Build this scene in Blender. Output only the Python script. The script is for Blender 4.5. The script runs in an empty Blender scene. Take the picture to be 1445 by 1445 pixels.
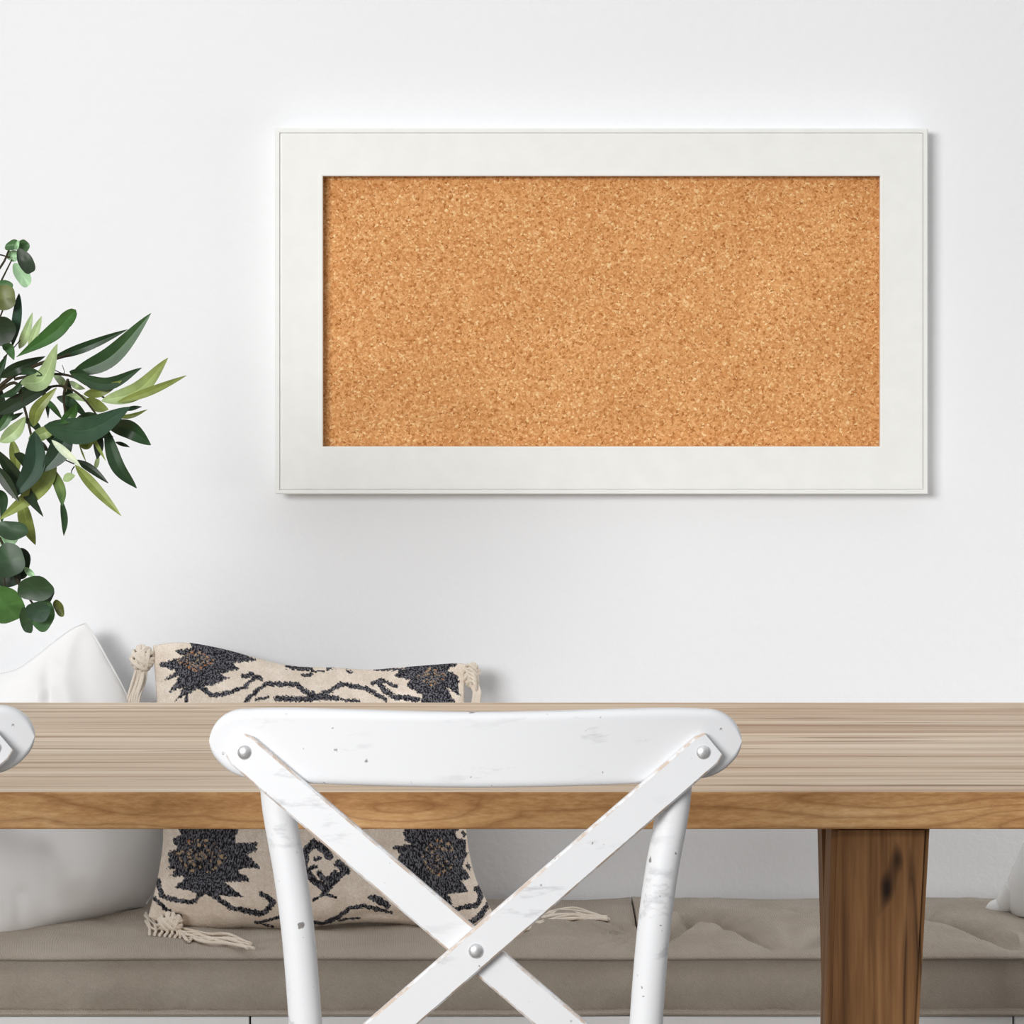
import bpy, bmesh, math, random
import numpy as np
from mathutils import Vector, noise as mnoise

random.seed(7)
rng = np.random.default_rng(7)
SC = bpy.context.scene
COL = SC.collection

# ------------------------------------------------------------------ camera numbers
F = 4500.0            # focal length in pixels of the 1445 px frame
HZ = 450.0            # horizon row
CX = 722.5
KW = 1040.0           # pixels per metre at the wall
DW = F / KW           # camera distance to wall
H = 667 / 1500 + 0.76  # camera height


def P(px, py, K):
    """scene point seen at (px,py) on the vertical plane where one metre is K pixels"""
    return Vector(((px - CX) / K, F / K - DW, H - (py - HZ) / K))


def YK(K):
    return F / K - DW


def KY(y):
    return F / (y + DW)


def s2l(c):
    c = c / 255.0
    return c / 12.92 if c <= 0.04045 else ((c + 0.055) / 1.055) ** 2.4


def rgb(r, g, b):
    return (s2l(r), s2l(g), s2l(b), 1.0)


# ------------------------------------------------------------------ object helpers
def empty(name, loc, label=None, cat=None, group=None):
    o = bpy.data.objects.new(name, None)
    o.empty_display_size = 0.05
    COL.objects.link(o)
    o.location = loc
    tag(o, label, cat, group)
    return o


def tag(o, label=None, cat=None, group=None, kind=None):
    if label:
        o['label'] = label
    if cat:
        o['category'] = cat
    if group:
        o['group'] = group
    if kind:
        o['kind'] = kind
    return o


def world_loc(o):
    v = Vector((0, 0, 0))
    while o is not None:
        v = v + o.location
        o = o.parent
    return v


def obj(name, bm, mats, parent=None, smooth=True, origin=None, normals=True):
    """link a bmesh built in world coordinates as one mesh object"""
    if normals:
        bmesh.ops.recalc_face_normals(bm, faces=bm.faces[:])
    me = bpy.data.meshes.new(name)
    base = world_loc(parent) if parent else (Vector(origin) if origin else Vector((0, 0, 0)))
    bmesh.ops.translate(bm, verts=bm.verts[:], vec=-base)
    for f in bm.faces:
        f.smooth = smooth
    bm.to_mesh(me)
    bm.free()
    if smooth:
        me.set_sharp_from_angle(angle=math.radians(42))
    o = bpy.data.objects.new(name, me)
    COL.objects.link(o)
    for m in (mats if isinstance(mats, (list, tuple)) else [mats]):
        me.materials.append(m)
    if parent:
        o.parent = parent
    else:
        o.location = base
    return o


def box(bm, x0, x1, y0, y1, z0, z1, bevel=0.0, seg=2):
    r = bmesh.ops.create_cube(bm, size=1.0)
    vs = r['verts']
    for v in vs:
        v.co = Vector((x0 if v.co.x < 0 else x1, y0 if v.co.y < 0 else y1, z0 if v.co.z < 0 else z1))
    if bevel > 0:
        es = list({e for v in vs for e in v.link_edges})
        bmesh.ops.bevel(bm, geom=es, offset=bevel, segments=seg, affect='EDGES', profile=0.5)


def frames_along(pts):
    n = len(pts)
    T = []
    for i in range(n):
        a = pts[max(0, i - 1)]
        b = pts[min(n - 1, i + 1)]
        t = (b - a)
        T.append(t.normalized() if t.length > 1e-9 else Vector((0, 0, 1)))
    up = Vector((0, 1, 0)) if abs(T[0].y) < 0.9 else Vector((1, 0, 0))
    N = []
    nrm = (up - T[0] * up.dot(T[0])).normalized()
    for i in range(n):
        nrm = nrm - T[i] * nrm.dot(T[i])
        nrm = nrm.normalized() if nrm.length > 1e-6 else Vector((1, 0, 0))
        N.append(nrm.copy())
    return T, N


def tube(bm, pts, r, sides=10, cap=True):
    pts = [Vector(p) for p in pts]
    T, N = frames_along(pts)
    rings = []
    for i, p in enumerate(pts):
        rr = r[i] if isinstance(r, (list, tuple)) else r
        B = T[i].cross(N[i])
        rings.append([bm.verts.new(p + (N[i] * math.cos(2 * math.pi * k / sides) + B * math.sin(2 * math.pi * k / sides)) * rr)
                      for k in range(sides)])
    for a, b in zip(rings, rings[1:]):
        for k in range(sides):
            bm.faces.new((a[k], a[(k + 1) % sides], b[(k + 1) % sides], b[k]))
    if cap:
        bm.faces.new(rings[0][::-1])
        bm.faces.new(rings[-1])


def spline(ctrl, n=24):
    """Catmull-Rom through control points"""
    c = [Vector(p) for p in ctrl]
    c = [c[0] * 2 - c[1]] + c + [c[-1] * 2 - c[-2]]
    out = []
    m = len(c) - 3
    for i in range(m):
        p0, p1, p2, p3 = c[i:i + 4]
        k = max(2, n // m)
        for j in range(k + (1 if i == m - 1 else 0)):
            t = j / k
            out.append(0.5 * ((2 * p1) + (p2 - p0) * t + (2 * p0 - 5 * p1 + 4 * p2 - p3) * t * t + (3 * p1 - p0 - 3 * p2 + p3) * t ** 3))
    return out


def lathe(bm, prof, cx, cy, sides=48):
    rings = []
    for r, z in prof:
        rings.append([bm.verts.new((cx + r * math.cos(2 * math.pi * k / sides), cy + r * math.sin(2 * math.pi * k / sides), z)) for k in range(sides)])
    for a, b in zip(rings, rings[1:]):
        for k in range(sides):
            bm.faces.new((a[k], a[(k + 1) % sides], b[(k + 1) % sides], b[k]))
    bm.faces.new(rings[0][::-1])
    bm.faces.new(rings[-1])


# ------------------------------------------------------------------ materials
class NT:
    def __init__(self, name):
        self.m = bpy.data.materials.new(name)
        self.m.use_nodes = True
        self.t = self.m.node_tree
        self.b = self.t.nodes['Principled BSDF']

    def n(self, typ, **kw):
        nd = self.t.nodes.new(typ)
        for k, v in kw.items():
            if hasattr(nd, k):
                setattr(nd, k, v)
            else:
                nd.inputs[k].default_value = v
        return nd

    def l(self, a, b):
        self.t.links.new(a, b)

    def coord(self, scale=(1, 1, 1), kind='Object', rot=(0, 0, 0), loc=(0, 0, 0)):
        tc = self.n('ShaderNodeTexCoord')
        mp = self.n('ShaderNodeMapping')
        mp.inputs['Scale'].default_value = scale
        mp.inputs['Rotation'].default_value = rot
        mp.inputs['Location'].default_value = loc
        self.l(tc.outputs[kind], mp.inputs['Vector'])
        return mp.outputs['Vector']

    def noise(self, vec, scale, detail=3, rough=0.55, dist=0.0):
        nd = self.n('ShaderNodeTexNoise')
        nd.inputs['Scale'].default_value = scale
        nd.inputs['Detail'].default_value = detail
        nd.inputs['Roughness'].default_value = rough
        nd.inputs['Distortion'].default_value = dist
        self.l(vec, nd.inputs['Vector'])
        return nd.outputs['Fac']

    def ramp(self, fac, stops, interp='LINEAR'):
        nd = self.n('ShaderNodeValToRGB')
        cr = nd.color_ramp
        cr.interpolation = interp
        while len(cr.elements) < len(stops):
            cr.elements.new(0.5)
        for e, (p, c) in zip(cr.elements, stops):
            e.position = p
            e.color = c
        self.l(fac, nd.inputs['Fac'])
        return nd.outputs['Color']

    def mix(self, fac, a, b, mode='MIX'):
        nd = self.n('ShaderNodeMix', data_type='RGBA', blend_type=mode)
        for s, v in ((0, fac), (6, a), (7, b)):
            if isinstance(v, (int, float)):
                nd.inputs[s].default_value = v
            elif isinstance(v, tuple):
                nd.inputs[s].default_value = v
            else:
                self.l(v, nd.inputs[s])
        return nd.outputs[2]

    def math(self, op, a, b=0.0, c=0.0):
        nd = self.n('ShaderNodeMath', operation=op)
        for i, v in enumerate((a, b, c)):
            if isinstance(v, (int, float)):
                nd.inputs[i].default_value = v
            else:
                self.l(v, nd.inputs[i])
        return nd.outputs[0]

    def bump(self, h, strength, dist):
        nd = self.n('ShaderNodeBump')
        nd.inputs['Strength'].default_value = strength
        nd.inputs['Distance'].default_value = dist
        self.l(h, nd.inputs['Height'])
        self.l(nd.outputs['Normal'], self.b.inputs['Normal'])

    def base(self, c):
        if isinstance(c, tuple):
            self.b.inputs['Base Color'].default_value = c
        else:
            self.l(c, self.b.inputs['Base Color'])

    def set(self, **kw):
        for k, v in kw.items():
            self.b.inputs[k.replace('_', ' ')].default_value = v


BLK = (0, 0, 0, 1)
WHT = (1, 1, 1, 1)


def mat_wall():
    m = NT('painted_plaster')
    v = m.coord()
    f = m.noise(v, 55, 4, 0.6)
    big = m.noise(v, 1.3, 2)
    m.base(m.ramp(big, [(0.3, rgb(243, 244, 246)), (0.7, rgb(246, 247, 249))]))
    m.set(Roughness=0.75)
    m.b.inputs['Specular IOR Level'].default_value = 0.2
    m.bump(f, 0.25, 0.004)
    return m.m


def mat_floor():
    m = NT('floor_boards')
    v = m.coord(scale=(1.2, 12, 1))
    f = m.noise(v, 3, 4, 0.6)
    m.base(m.ramp(f, [(0.3, rgb(92, 84, 76)), (0.7, rgb(118, 110, 102))]))
    m.set(Roughness=0.5)
    return m.m


def mat_paint(name, col, rough=0.45, spec=0.35):
    m = NT(name)
    v = m.coord()
    f = m.noise(v, 30, 2)
    c2 = tuple(x * 0.97 for x in col[:3]) + (1,)
    m.base(m.ramp(f, [(0.35, c2), (0.65, col)]))
    m.set(Roughness=rough)
    m.b.inputs['Specular IOR Level'].default_value = spec
    return m.m


def mat_cork():
    m = NT('cork')
    v = m.coord()
    vo = m.n('ShaderNodeTexVoronoi')
    vo.inputs['Scale'].default_value = 400
    vo.inputs['Randomness'].default_value = 1.0
    vv = m.coord(scale=(1.0, 1, 1.0))
    warp = m.n('ShaderNodeTexNoise')
    warp.inputs['Scale'].default_value = 300
    m.l(vv, warp.inputs['Vector'])
    add = m.n('ShaderNodeMix', data_type='VECTOR')
    add.inputs[0].default_value = 0.006
    m.l(vv, add.inputs[4])
    m.l(warp.outputs['Color'], add.inputs[5])
    m.l(add.outputs[1], vo.inputs['Vector'])
    sep = m.n('ShaderNodeSeparateColor')
    m.l(vo.outputs['Color'], sep.inputs[0])
    chips = m.ramp(sep.outputs[0], [(0.0, rgb(176, 112, 62)), (0.10, rgb(204, 142, 88)), (0.40, rgb(222, 162, 106)),
                                     (0.70, rgb(230, 174, 120)), (0.90, rgb(238, 190, 138)), (1.0, rgb(250, 220, 172))])
    fine = m.noise(v, 520, 3, 0.7)
    c = m.mix(m.ramp(fine, [(0.58, BLK), (0.72, WHT)]), chips, rgb(156, 98, 52))
    f2 = m.noise(v, 420, 3, 0.6)
    c = m.mix(m.ramp(f2, [(0.62, BLK), (0.76, (0.7, 0.7, 0.7, 1))]), c, rgb(244, 206, 156))
    patch = m.noise(v, 7, 4, 0.65)
    c = m.mix(1.0, c, m.ramp(patch, [(0.3, (0.93, 0.86, 0.76, 1)), (0.7, (1.06, 1.02, 0.93, 1))]), 'MULTIPLY')
    m.base(c)
    m.set(Roughness=0.9)
    m.b.inputs['Specular IOR Level'].default_value = 0.1
    m.bump(fine, 0.3, 0.002)
    return m.m


def mat_wood_top():
    m = NT('pale_grained_wood')
    a = m.noise(m.coord(scale=(1.0, 34, 34)), 1.0, 4, 0.6, 0.4)
    b = m.noise(m.coord(scale=(3.2, 120, 120)), 1.0, 3, 0.6, 0.3)
    c = m.noise(m.coord(scale=(0.35, 11, 11), loc=(3, 1, 0)), 1.0, 2, 0.5, 0.2)
    s = m.math('ADD', m.math('MULTIPLY', a, 0.55), m.math('MULTIPLY', b, 0.25))
    s = m.math('ADD', s, m.math('MULTIPLY', c, 0.20))
    col = m.ramp(s, [(0.30, rgb(132, 104, 80)), (0.40, rgb(178, 150, 124)), (0.48, rgb(206, 184, 160)), (0.56, rgb(218, 200, 178)),
                     (0.68, rgb(236, 222, 202))])
    dk = m.noise(m.coord(scale=(2.2, 70, 70), loc=(7, 3, 0)), 1.0, 2, 0.5, 0.3)
    col = m.mix(m.ramp(dk, [(0.62, BLK), (0.70, (0.8, 0.8, 0.8, 1))]), col, rgb(134, 104, 78))
    # glued boards: the joints run along the table
    tc = m.n('ShaderNodeTexCoord')
    sep = m.n('ShaderNodeSeparateXYZ')
    m.l(tc.outputs['Object'], sep.inputs[0])
    br = m.math('FRACT', m.math('ADD', m.math('MULTIPLY', sep.outputs['Y'], 8.2), 0.07))
    seam = m.ramp(br, [(0.0, (0.62, 0.55, 0.48, 1)), (0.035, (0.97, 0.96, 0.95, 1)), (0.06, WHT), (1.0, WHT)])
    col = m.mix(0.8, col, seam, 'MULTIPLY')
    wn = m.n('ShaderNodeTexWhiteNoise', noise_dimensions='1D')
    m.l(m.math('FLOOR', m.math('ADD', m.math('MULTIPLY', sep.outputs['Y'], 8.2), 0.07)), wn.inputs['W'])
    col = m.mix(0.55, col, m.ramp(wn.outputs['Value'], [(0, (0.86, 0.83, 0.80, 1)), (1, (1.06, 1.05, 1.03, 1))]), 'MULTIPLY')
    m.base(col)
    m.set(Roughness=0.6)
    m.b.inputs['Specular IOR Level'].default_value = 0.25
    m.bump(a, 0.15, 0.003)
    return m.m


def knots(m, centres):
    """distance rings round knots, as an offset for the grain"""
    tc = m.n('ShaderNodeTexCoord')
    tot = None
    for (x, z, ax, az, amp) in centres:
        mp = m.n('ShaderNodeMapping')
        mp.inputs['Location'].default_value = (-x / ax, 0, -z / az)
        mp.inputs['Scale'].default_value = (1 / ax, 0, 1 / az)
        m.l(tc.outputs['Object'], mp.inputs['Vector'])
        ln = m.n('ShaderNodeVectorMath', operation='LENGTH')
        m.l(mp.outputs['Vector'], ln.inputs[0])
        d2 = m.math('MULTIPLY', ln.outputs['Value'], ln.outputs['Value'])
        e = m.math('MULTIPLY', m.math('EXPONENT', m.math('MULTIPLY', d2, -0.5)), amp)
        tot = e if tot is None else m.math('ADD', tot, e)
    return tot


def mat_wood_edge():
    m = NT('honey_grained_wood')
    tc = m.n('ShaderNodeTexCoord')
    sep = m.n('ShaderNodeSeparateXYZ')
    m.l(tc.outputs['Object'], sep.inputs[0])
    w = m.noise(m.coord(scale=(3.0, 3, 16)), 1.0, 3, 0.5, 0.3)
    k = knots(m, [(0.275, 0.743, 0.050, 0.011, 2.2), (0.70, 0.752, 0.13, 0.009, 1.3), (0.90, 0.730, 0.07, 0.01, -1.5), (-0.05, 0.742, 0.16, 0.012, 1.2)])
    ph = m.math('ADD', m.math('MULTIPLY', sep.outputs['Z'], 46.0), m.math('MULTIPLY', w, 5.0))
    ph = m.math('ADD', ph, k)
    rings = m.math('FRACT', ph)
    line = m.ramp(rings, [(0.0, (0.55, 0.55, 0.55, 1)), (0.10, (0.2, 0.2, 0.2, 1)), (0.3, BLK), (0.8, BLK), (1.0, (0.4, 0.4, 0.4, 1))])
    tone = m.noise(m.coord(scale=(4, 4, 26)), 1.0, 4, 0.6, 0.4)
    fine = m.noise(m.coord(scale=(60, 60, 260)), 1.0, 3, 0.7)
    s = m.math('ADD', m.math('MULTIPLY', tone, 0.6), m.math('MULTIPLY', fine, 0.4))
    col = m.ramp(s, [(0.3, rgb(140, 98, 58)), (0.45, rgb(172, 128, 82)), (0.55, rgb(190, 148, 100)), (0.7, rgb(212, 174, 128))])
    col = m.mix(line, col, rgb(122, 76, 40))
    m.base(col)
    m.set(Roughness=0.6)
    m.b.inputs['Specular IOR Level'].default_value = 0.2
    m.bump(fine, 0.15, 0.001)
    return m.m


def mat_wood_leg():
    m = NT('brown_grained_wood')
    a = m.noise(m.coord(scale=(30, 30, 1.6)), 1.0, 4, 0.6, 0.5)
    b = m.noise(m.coord(scale=(120, 120, 5)), 1.0, 3, 0.6)
    w = m.noise(m.coord(scale=(17, 17, 1.5), loc=(2, 0, 1)), 1.0, 2, 0.5, 0.3)
    gate = m.noise(m.coord(scale=(16, 16, 5), loc=(5, 0, 1)), 1.0, 1, 0.5)
    s = m.math('ADD', m.math('MULTIPLY', a, 0.6), m.math('MULTIPLY', b, 0.4))
    col = m.ramp(s, [(0.3, rgb(60, 36, 18)), (0.44, rgb(108, 74, 44)), (0.55, rgb(136, 98, 62)), (0.68, rgb(166, 128, 90))])
    ln = m.math('ABSOLUTE', m.math('SUBTRACT', w, 0.5))
    col = m.mix(m.math('MULTIPLY', m.ramp(ln, [(0.0, (0.9, 0.9, 0.9, 1)), (0.006, (0.5, 0.5, 0.5, 1)), (0.022, BLK)]), m.ramp(gate, [(0.36, BLK), (0.50, WHT)])), col, rgb(46, 26, 14))
    spots = m.noise(m.coord(scale=(26, 26, 14), loc=(1.3, 0, 2.2)), 1.0, 1, 0.4)
    col = m.mix(m.ramp(spots, [(0.74, BLK), (0.80, WHT)]), col, rgb(34, 18, 10))
    m.base(col)
    m.set(Roughness=0.6)
    m.b.inputs['Specular IOR Level'].default_value = 0.2
    m.bump(a, 0.2, 0.002)
    return m.m


def mat_chair():
    """white paint, worn through in places"""
    m = NT('distressed_white_paint')
    v = m.coord()
    a = m.noise(m.coord(scale=(14, 60, 60), rot=(0, 0.6, 0)), 1.0, 4, 0.65)
    b = m.noise(v, 9, 2, 0.5)
    worn = m.math('MULTIPLY', m.ramp(a, [(0.57, BLK), (0.67, WHT)]), m.ramp(b, [(0.47, BLK), (0.60, WHT)]))
    col = m.mix(m.math('MULTIPLY', worn, 0.55), rgb(226, 227, 229), rgb(170, 171, 174))
    sp = m.noise(v, 75, 2, 0.5)
    col = m.mix(m.ramp(sp, [(0.725, BLK), (0.76, (0.85, 0.85, 0.85, 1))]), col, rgb(110, 104, 100))
    sp2 = m.noise(v, 150, 2, 0.5)
    col = m.mix(m.ramp(sp2, [(0.735, BLK), (0.77, (0.7, 0.7, 0.7, 1))]), col, rgb(120, 114, 110))
    at = m.n('ShaderNodeAttribute', attribute_name='wear')
    en = m.noise(v, 42, 4, 0.7)
    ew = m.math('MULTIPLY', at.outputs['Fac'], m.ramp(en, [(0.43, BLK), (0.56, WHT)]))
    col = m.mix(m.math('MULTIPLY', ew, 0.8), col, rgb(196, 172, 150))
    m.base(col)
    m.set(Roughness=0.5)
    m.b.inputs['Specular IOR Level'].default_value = 0.3
    m.bump(a, 0.06, 0.002)
    return m.m


def mat_metal():
    m = NT('brushed_steel')
    f = m.noise(m.coord(), 200, 2)
    m.base(m.ramp(f, [(0.3, rgb(205, 205, 206)), (0.7, rgb(228, 228, 229))]))
    m.set(Roughness=0.38, Metallic=0.75)
    return m.m


def mat_linen(name, c0, c1, scale=900, rot=0.7, strength=0.6):
    m = NT(name)
    v = m.coord(rot=(0, rot, 0))
    w1 = m.n('ShaderNodeTexWave', wave_type='BANDS', bands_direction='X')
    w1.inputs['Scale'].default_value = scale / 6.28
    w1.inputs['Distortion'].default_value = 0.6
    m.l(v, w1.inputs['Vector'])
    big = m.noise(m.coord(), 9, 4, 0.6)
    fn = m.noise(m.coord(), 500, 2)
    s = m.math('ADD', m.math('MULTIPLY', big, 0.6), m.math('MULTIPLY', fn, 0.4))
    c = m.ramp(s, [(0.35, c0), (0.65, c1)])
    c = m.mix(0.16, c, m.ramp(w1.outputs['Fac'], [(0, (0.35, 0.33, 0.3, 1)), (1, WHT)]), 'MULTIPLY')
    m.base(c)
    m.set(Roughness=0.85)
    m.b.inputs['Specular IOR Level'].default_value = 0.15
    h = m.math('ADD', m.math('MULTIPLY', m.noise(m.coord(), 38, 4, 0.6), 1.0), m.math('MULTIPLY', w1.outputs['Fac'], 0.1))
    m.bump(h, strength, 0.006)
    return m.m


def mat_satin():
    m = NT('white_satin')
    f = m.noise(m.coord(), 5, 2)
    m.base(m.ramp(f, [(0.35, rgb(240, 239, 238)), (0.65, rgb(246, 246, 246))]))
    m.set(Roughness=0.40)
    m.b.inputs['Specular IOR Level'].default_value = 0.35
    m.b.inputs['Sheen Weight'].default_value = 0.15
    h = m.noise(m.coord(), 16, 2, 0.5)
    m.bump(h, 0.10, 0.02)
    return m.m


def mat_kilim():
    m = NT('woven_kilim')
    at = m.n('ShaderNodeAttribute', attribute_name='Col')
    n1 = m.noise(m.coord(scale=(1, 1, 0.4), rot=(0, 0.5, 0)), 520, 2, 0.6)
    n2 = m.noise(m.coord(), 40, 3)
    sep = m.n('ShaderNodeSeparateColor')
    m.l(at.outputs['Color'], sep.inputs[0])
    dark = m.ramp(sep.outputs[2], [(0.05, WHT), (0.25, BLK)])
    weave = m.ramp(n1, [(0.46, BLK), (0.60, WHT)])
    c = m.mix(m.math('MULTIPLY', m.math('MULTIPLY', dark, weave), 0.62), at.outputs['Color'], rgb(150, 151, 160))
    c = m.mix(1.0, c, m.ramp(n2, [(0.3, (0.88, 0.85, 0.82, 1)), (0.7, (1.04, 1.03, 1.02, 1))]), 'MULTIPLY')
    n3 = m.noise(m.coord(), 700, 2)
    c = m.mix(0.35, c, m.ramp(n3, [(0.35, (0.6, 0.57, 0.54, 1)), (0.65, (1.1, 1.1, 1.1, 1))]), 'MULTIPLY')
    m.base(c)
    m.set(Roughness=0.95)
    m.b.inputs['Specular IOR Level'].default_value = 0.08
    m.bump(n1, 0.5, 0.003)
    return m.m


def mat_leaf():
    m = NT('leaf')
    at = m.n('ShaderNodeAttribute', attribute_name='Col')
    f = m.noise(m.coord(), 60, 3)
    c = m.mix(1.0, at.outputs['Color'], m.ramp(f, [(0.3, (0.78, 0.80, 0.76, 1)), (0.7, (1.15, 1.12, 1.1, 1))]), 'MULTIPLY')
    m.base(c)
    m.set(Roughness=0.42)
    m.b.inputs['Specular IOR Level'].default_value = 0.35
    return m.m


M_WALL = mat_wall()
M_FLOOR = mat_floor()
M_CHAIR = mat_chair()
M_METAL = mat_metal()
M_TOP = mat_wood_top()
M_EDGE = mat_wood_edge()
M_LEG = mat_wood_leg()
M_LINEN = mat_linen('taupe_linen', rgb(170, 159, 146), rgb(186, 176, 164))
M_SATIN = mat_satin()
M_KILIM = mat_kilim()
M_CORD = mat_linen('cream_cotton_cord', rgb(236, 222, 204), rgb(248, 240, 228), 1400, 0.3, 0.3)
M_LEAF = mat_leaf()
M_STEM = mat_paint('brown_stem', rgb(58, 52, 36), 0.7, 0.2)
M_FRAME = mat_paint('white_lacquer', rgb(246, 247, 243), 0.4, 0.3)
M_CORK = mat_cork()
M_CAB = mat_paint('white_cabinet_paint', rgb(238, 238, 238), 0.4, 0.3)
M_DARKGAP = mat_paint('painted_gap_shade', rgb(40, 40, 42), 0.9, 0.1)
M_CERAMIC = mat_paint('white_glazed_ceramic', rgb(240, 241, 240), 0.22, 0.5)
M_RUSH = mat_linen('woven_rush', rgb(186, 160, 118), rgb(204, 180, 140), 500, 0.2, 0.5)

# ------------------------------------------------------------------ setting
bm = bmesh.new()
box(bm, -4.0, 4.0, 0.0, 0.12, 0.0, 3.0)
tag(obj('wall_back', bm, M_WALL, smooth=False), kind='structure')
bm = bmesh.new()
box(bm, -4.0, 4.0, -5.5, 0.12, -0.1, 0.0)
tag(obj('floor', bm, M_FLOOR, smooth=False), kind='structure')

# ------------------------------------------------------------------ cork board
KB = 1048.5
fx0, fx1, fy0, fy1 = 388, 1309.5, 181, 697.5
c = P((fx0 + fx1) / 2, (fy0 + fy1) / 2, KB)
board = empty('cork_board', (c.x, 0.0, c.z), 'wide cork pin board in a flat white frame hanging on the wall', 'pin board')


def frame_bm():
    """mitred picture frame: the same moulding section swept round four corners"""
    bm = bmesh.new()
    yb = -0.001
    yf = YK(KB)
    x0, x1 = (fx0 - CX) / KB, (fx1 - CX) / KB
    z1, z0 = H - (fy0 - HZ) / KB, H - (fy1 - HZ) / KB
    px = 1 / KB
    # (inset from the outer edge, depth in y)
    sec = [(7 * px, yb), (7 * px, yf + 0.016), (0.5 * px, yf + 0.011), (0, yf + 0.0025), (0.6 * px, yf + 0.0006), (1.4 * px, yf), (5.9 * px, yf), (6.4 * px, yf + 0.0003), (6.55 * px, yf + 0.003), (7.15 * px, yf + 0.003),
           (7.4 * px, yf + 0.0008), (10 * px, yf + 0.0006), (28 * px, yf + 0.0009), (60 * px, yf + 0.0009), (65.8 * px, yf + 0.0007), (67.2 * px, yf + 0.0013), (67.4 * px, yf + 0.012)]
    rings = []
    for d, y in sec:
        rings.append([bm.verts.new((x, y, z)) for x, z in ((x0 + d, z0 + d), (x1 - d, z0 + d), (x1 - d, z1 - d), (x0 + d, z1 - d))])
    rings.append(rings[0])
    for a, b in zip(rings, rings[1:]):
        for k in range(4):
            bm.faces.new((a[k], a[(k + 1) % 4], b[(k + 1) % 4], b[k]))
    return bm


obj('frame', frame_bm(), M_FRAME, board, smooth=False)
bm = bmesh.new()
a = P(fx0 + 66, fy1 - 66, KB)
b = P(fx1 - 66, fy0 + 66, KB)
box(bm, a.x, b.x, -0.0145, -0.004, a.z, b.z)
obj('cork_panel', bm, M_CORK, board, smooth=False)

# ------------------------------------------------------------------ bench and its seat cushions
KF = 1134.0
YF = YK(KF)                 # bench front plane
zb = H - (1434 - HZ) / KF   # top of the cabinet base
bench = empty('storage_bench', (0.0, YF / 2, 0.0), 'long low white storage bench with flush drawer fronts against the wall', 'bench')
bm = bmesh.new()
box(bm, -1.30, 1.60, YF + 0.022, -0.001, 0.0, zb, 0.001)
obj('cabinet_body', bm, M_CAB, bench, smooth=False)
g = 1.4 / KF
seams = [(-1.302), (352.5 - CX) / KF, (1430.5 - CX) / KF, 1.60]
for x0, x1 in zip(seams, seams[1:]):
    bm = bmesh.new()
    box(bm, x0 + g, x1 - g, YF + 0.003, YF + 0.021, 0.07, zb - 0.001, 0.0012)
    obj('drawer_front', bm, M_CAB, bench, smooth=False)
bm = bmesh.new()
box(bm, -1.29, 1.59, YF + 0.0205, YF + 0.0225, 0.071, zb - 0.002)
obj('painted_gap_shade', bm, M_DARKGAP, bench, smooth=False)  # dark sheet painting the shade in the gaps between drawer fronts

ZS = H - (1343 - HZ) / KF   # seam height of the cushion top


def seg_dist(p, a, b):
    ab = b - a
    t = max(0.0, min(1.0, (p - a).dot(ab) / max(1e-9, ab.length_squared)))
    return (p - a - ab * t).length, t


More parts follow.
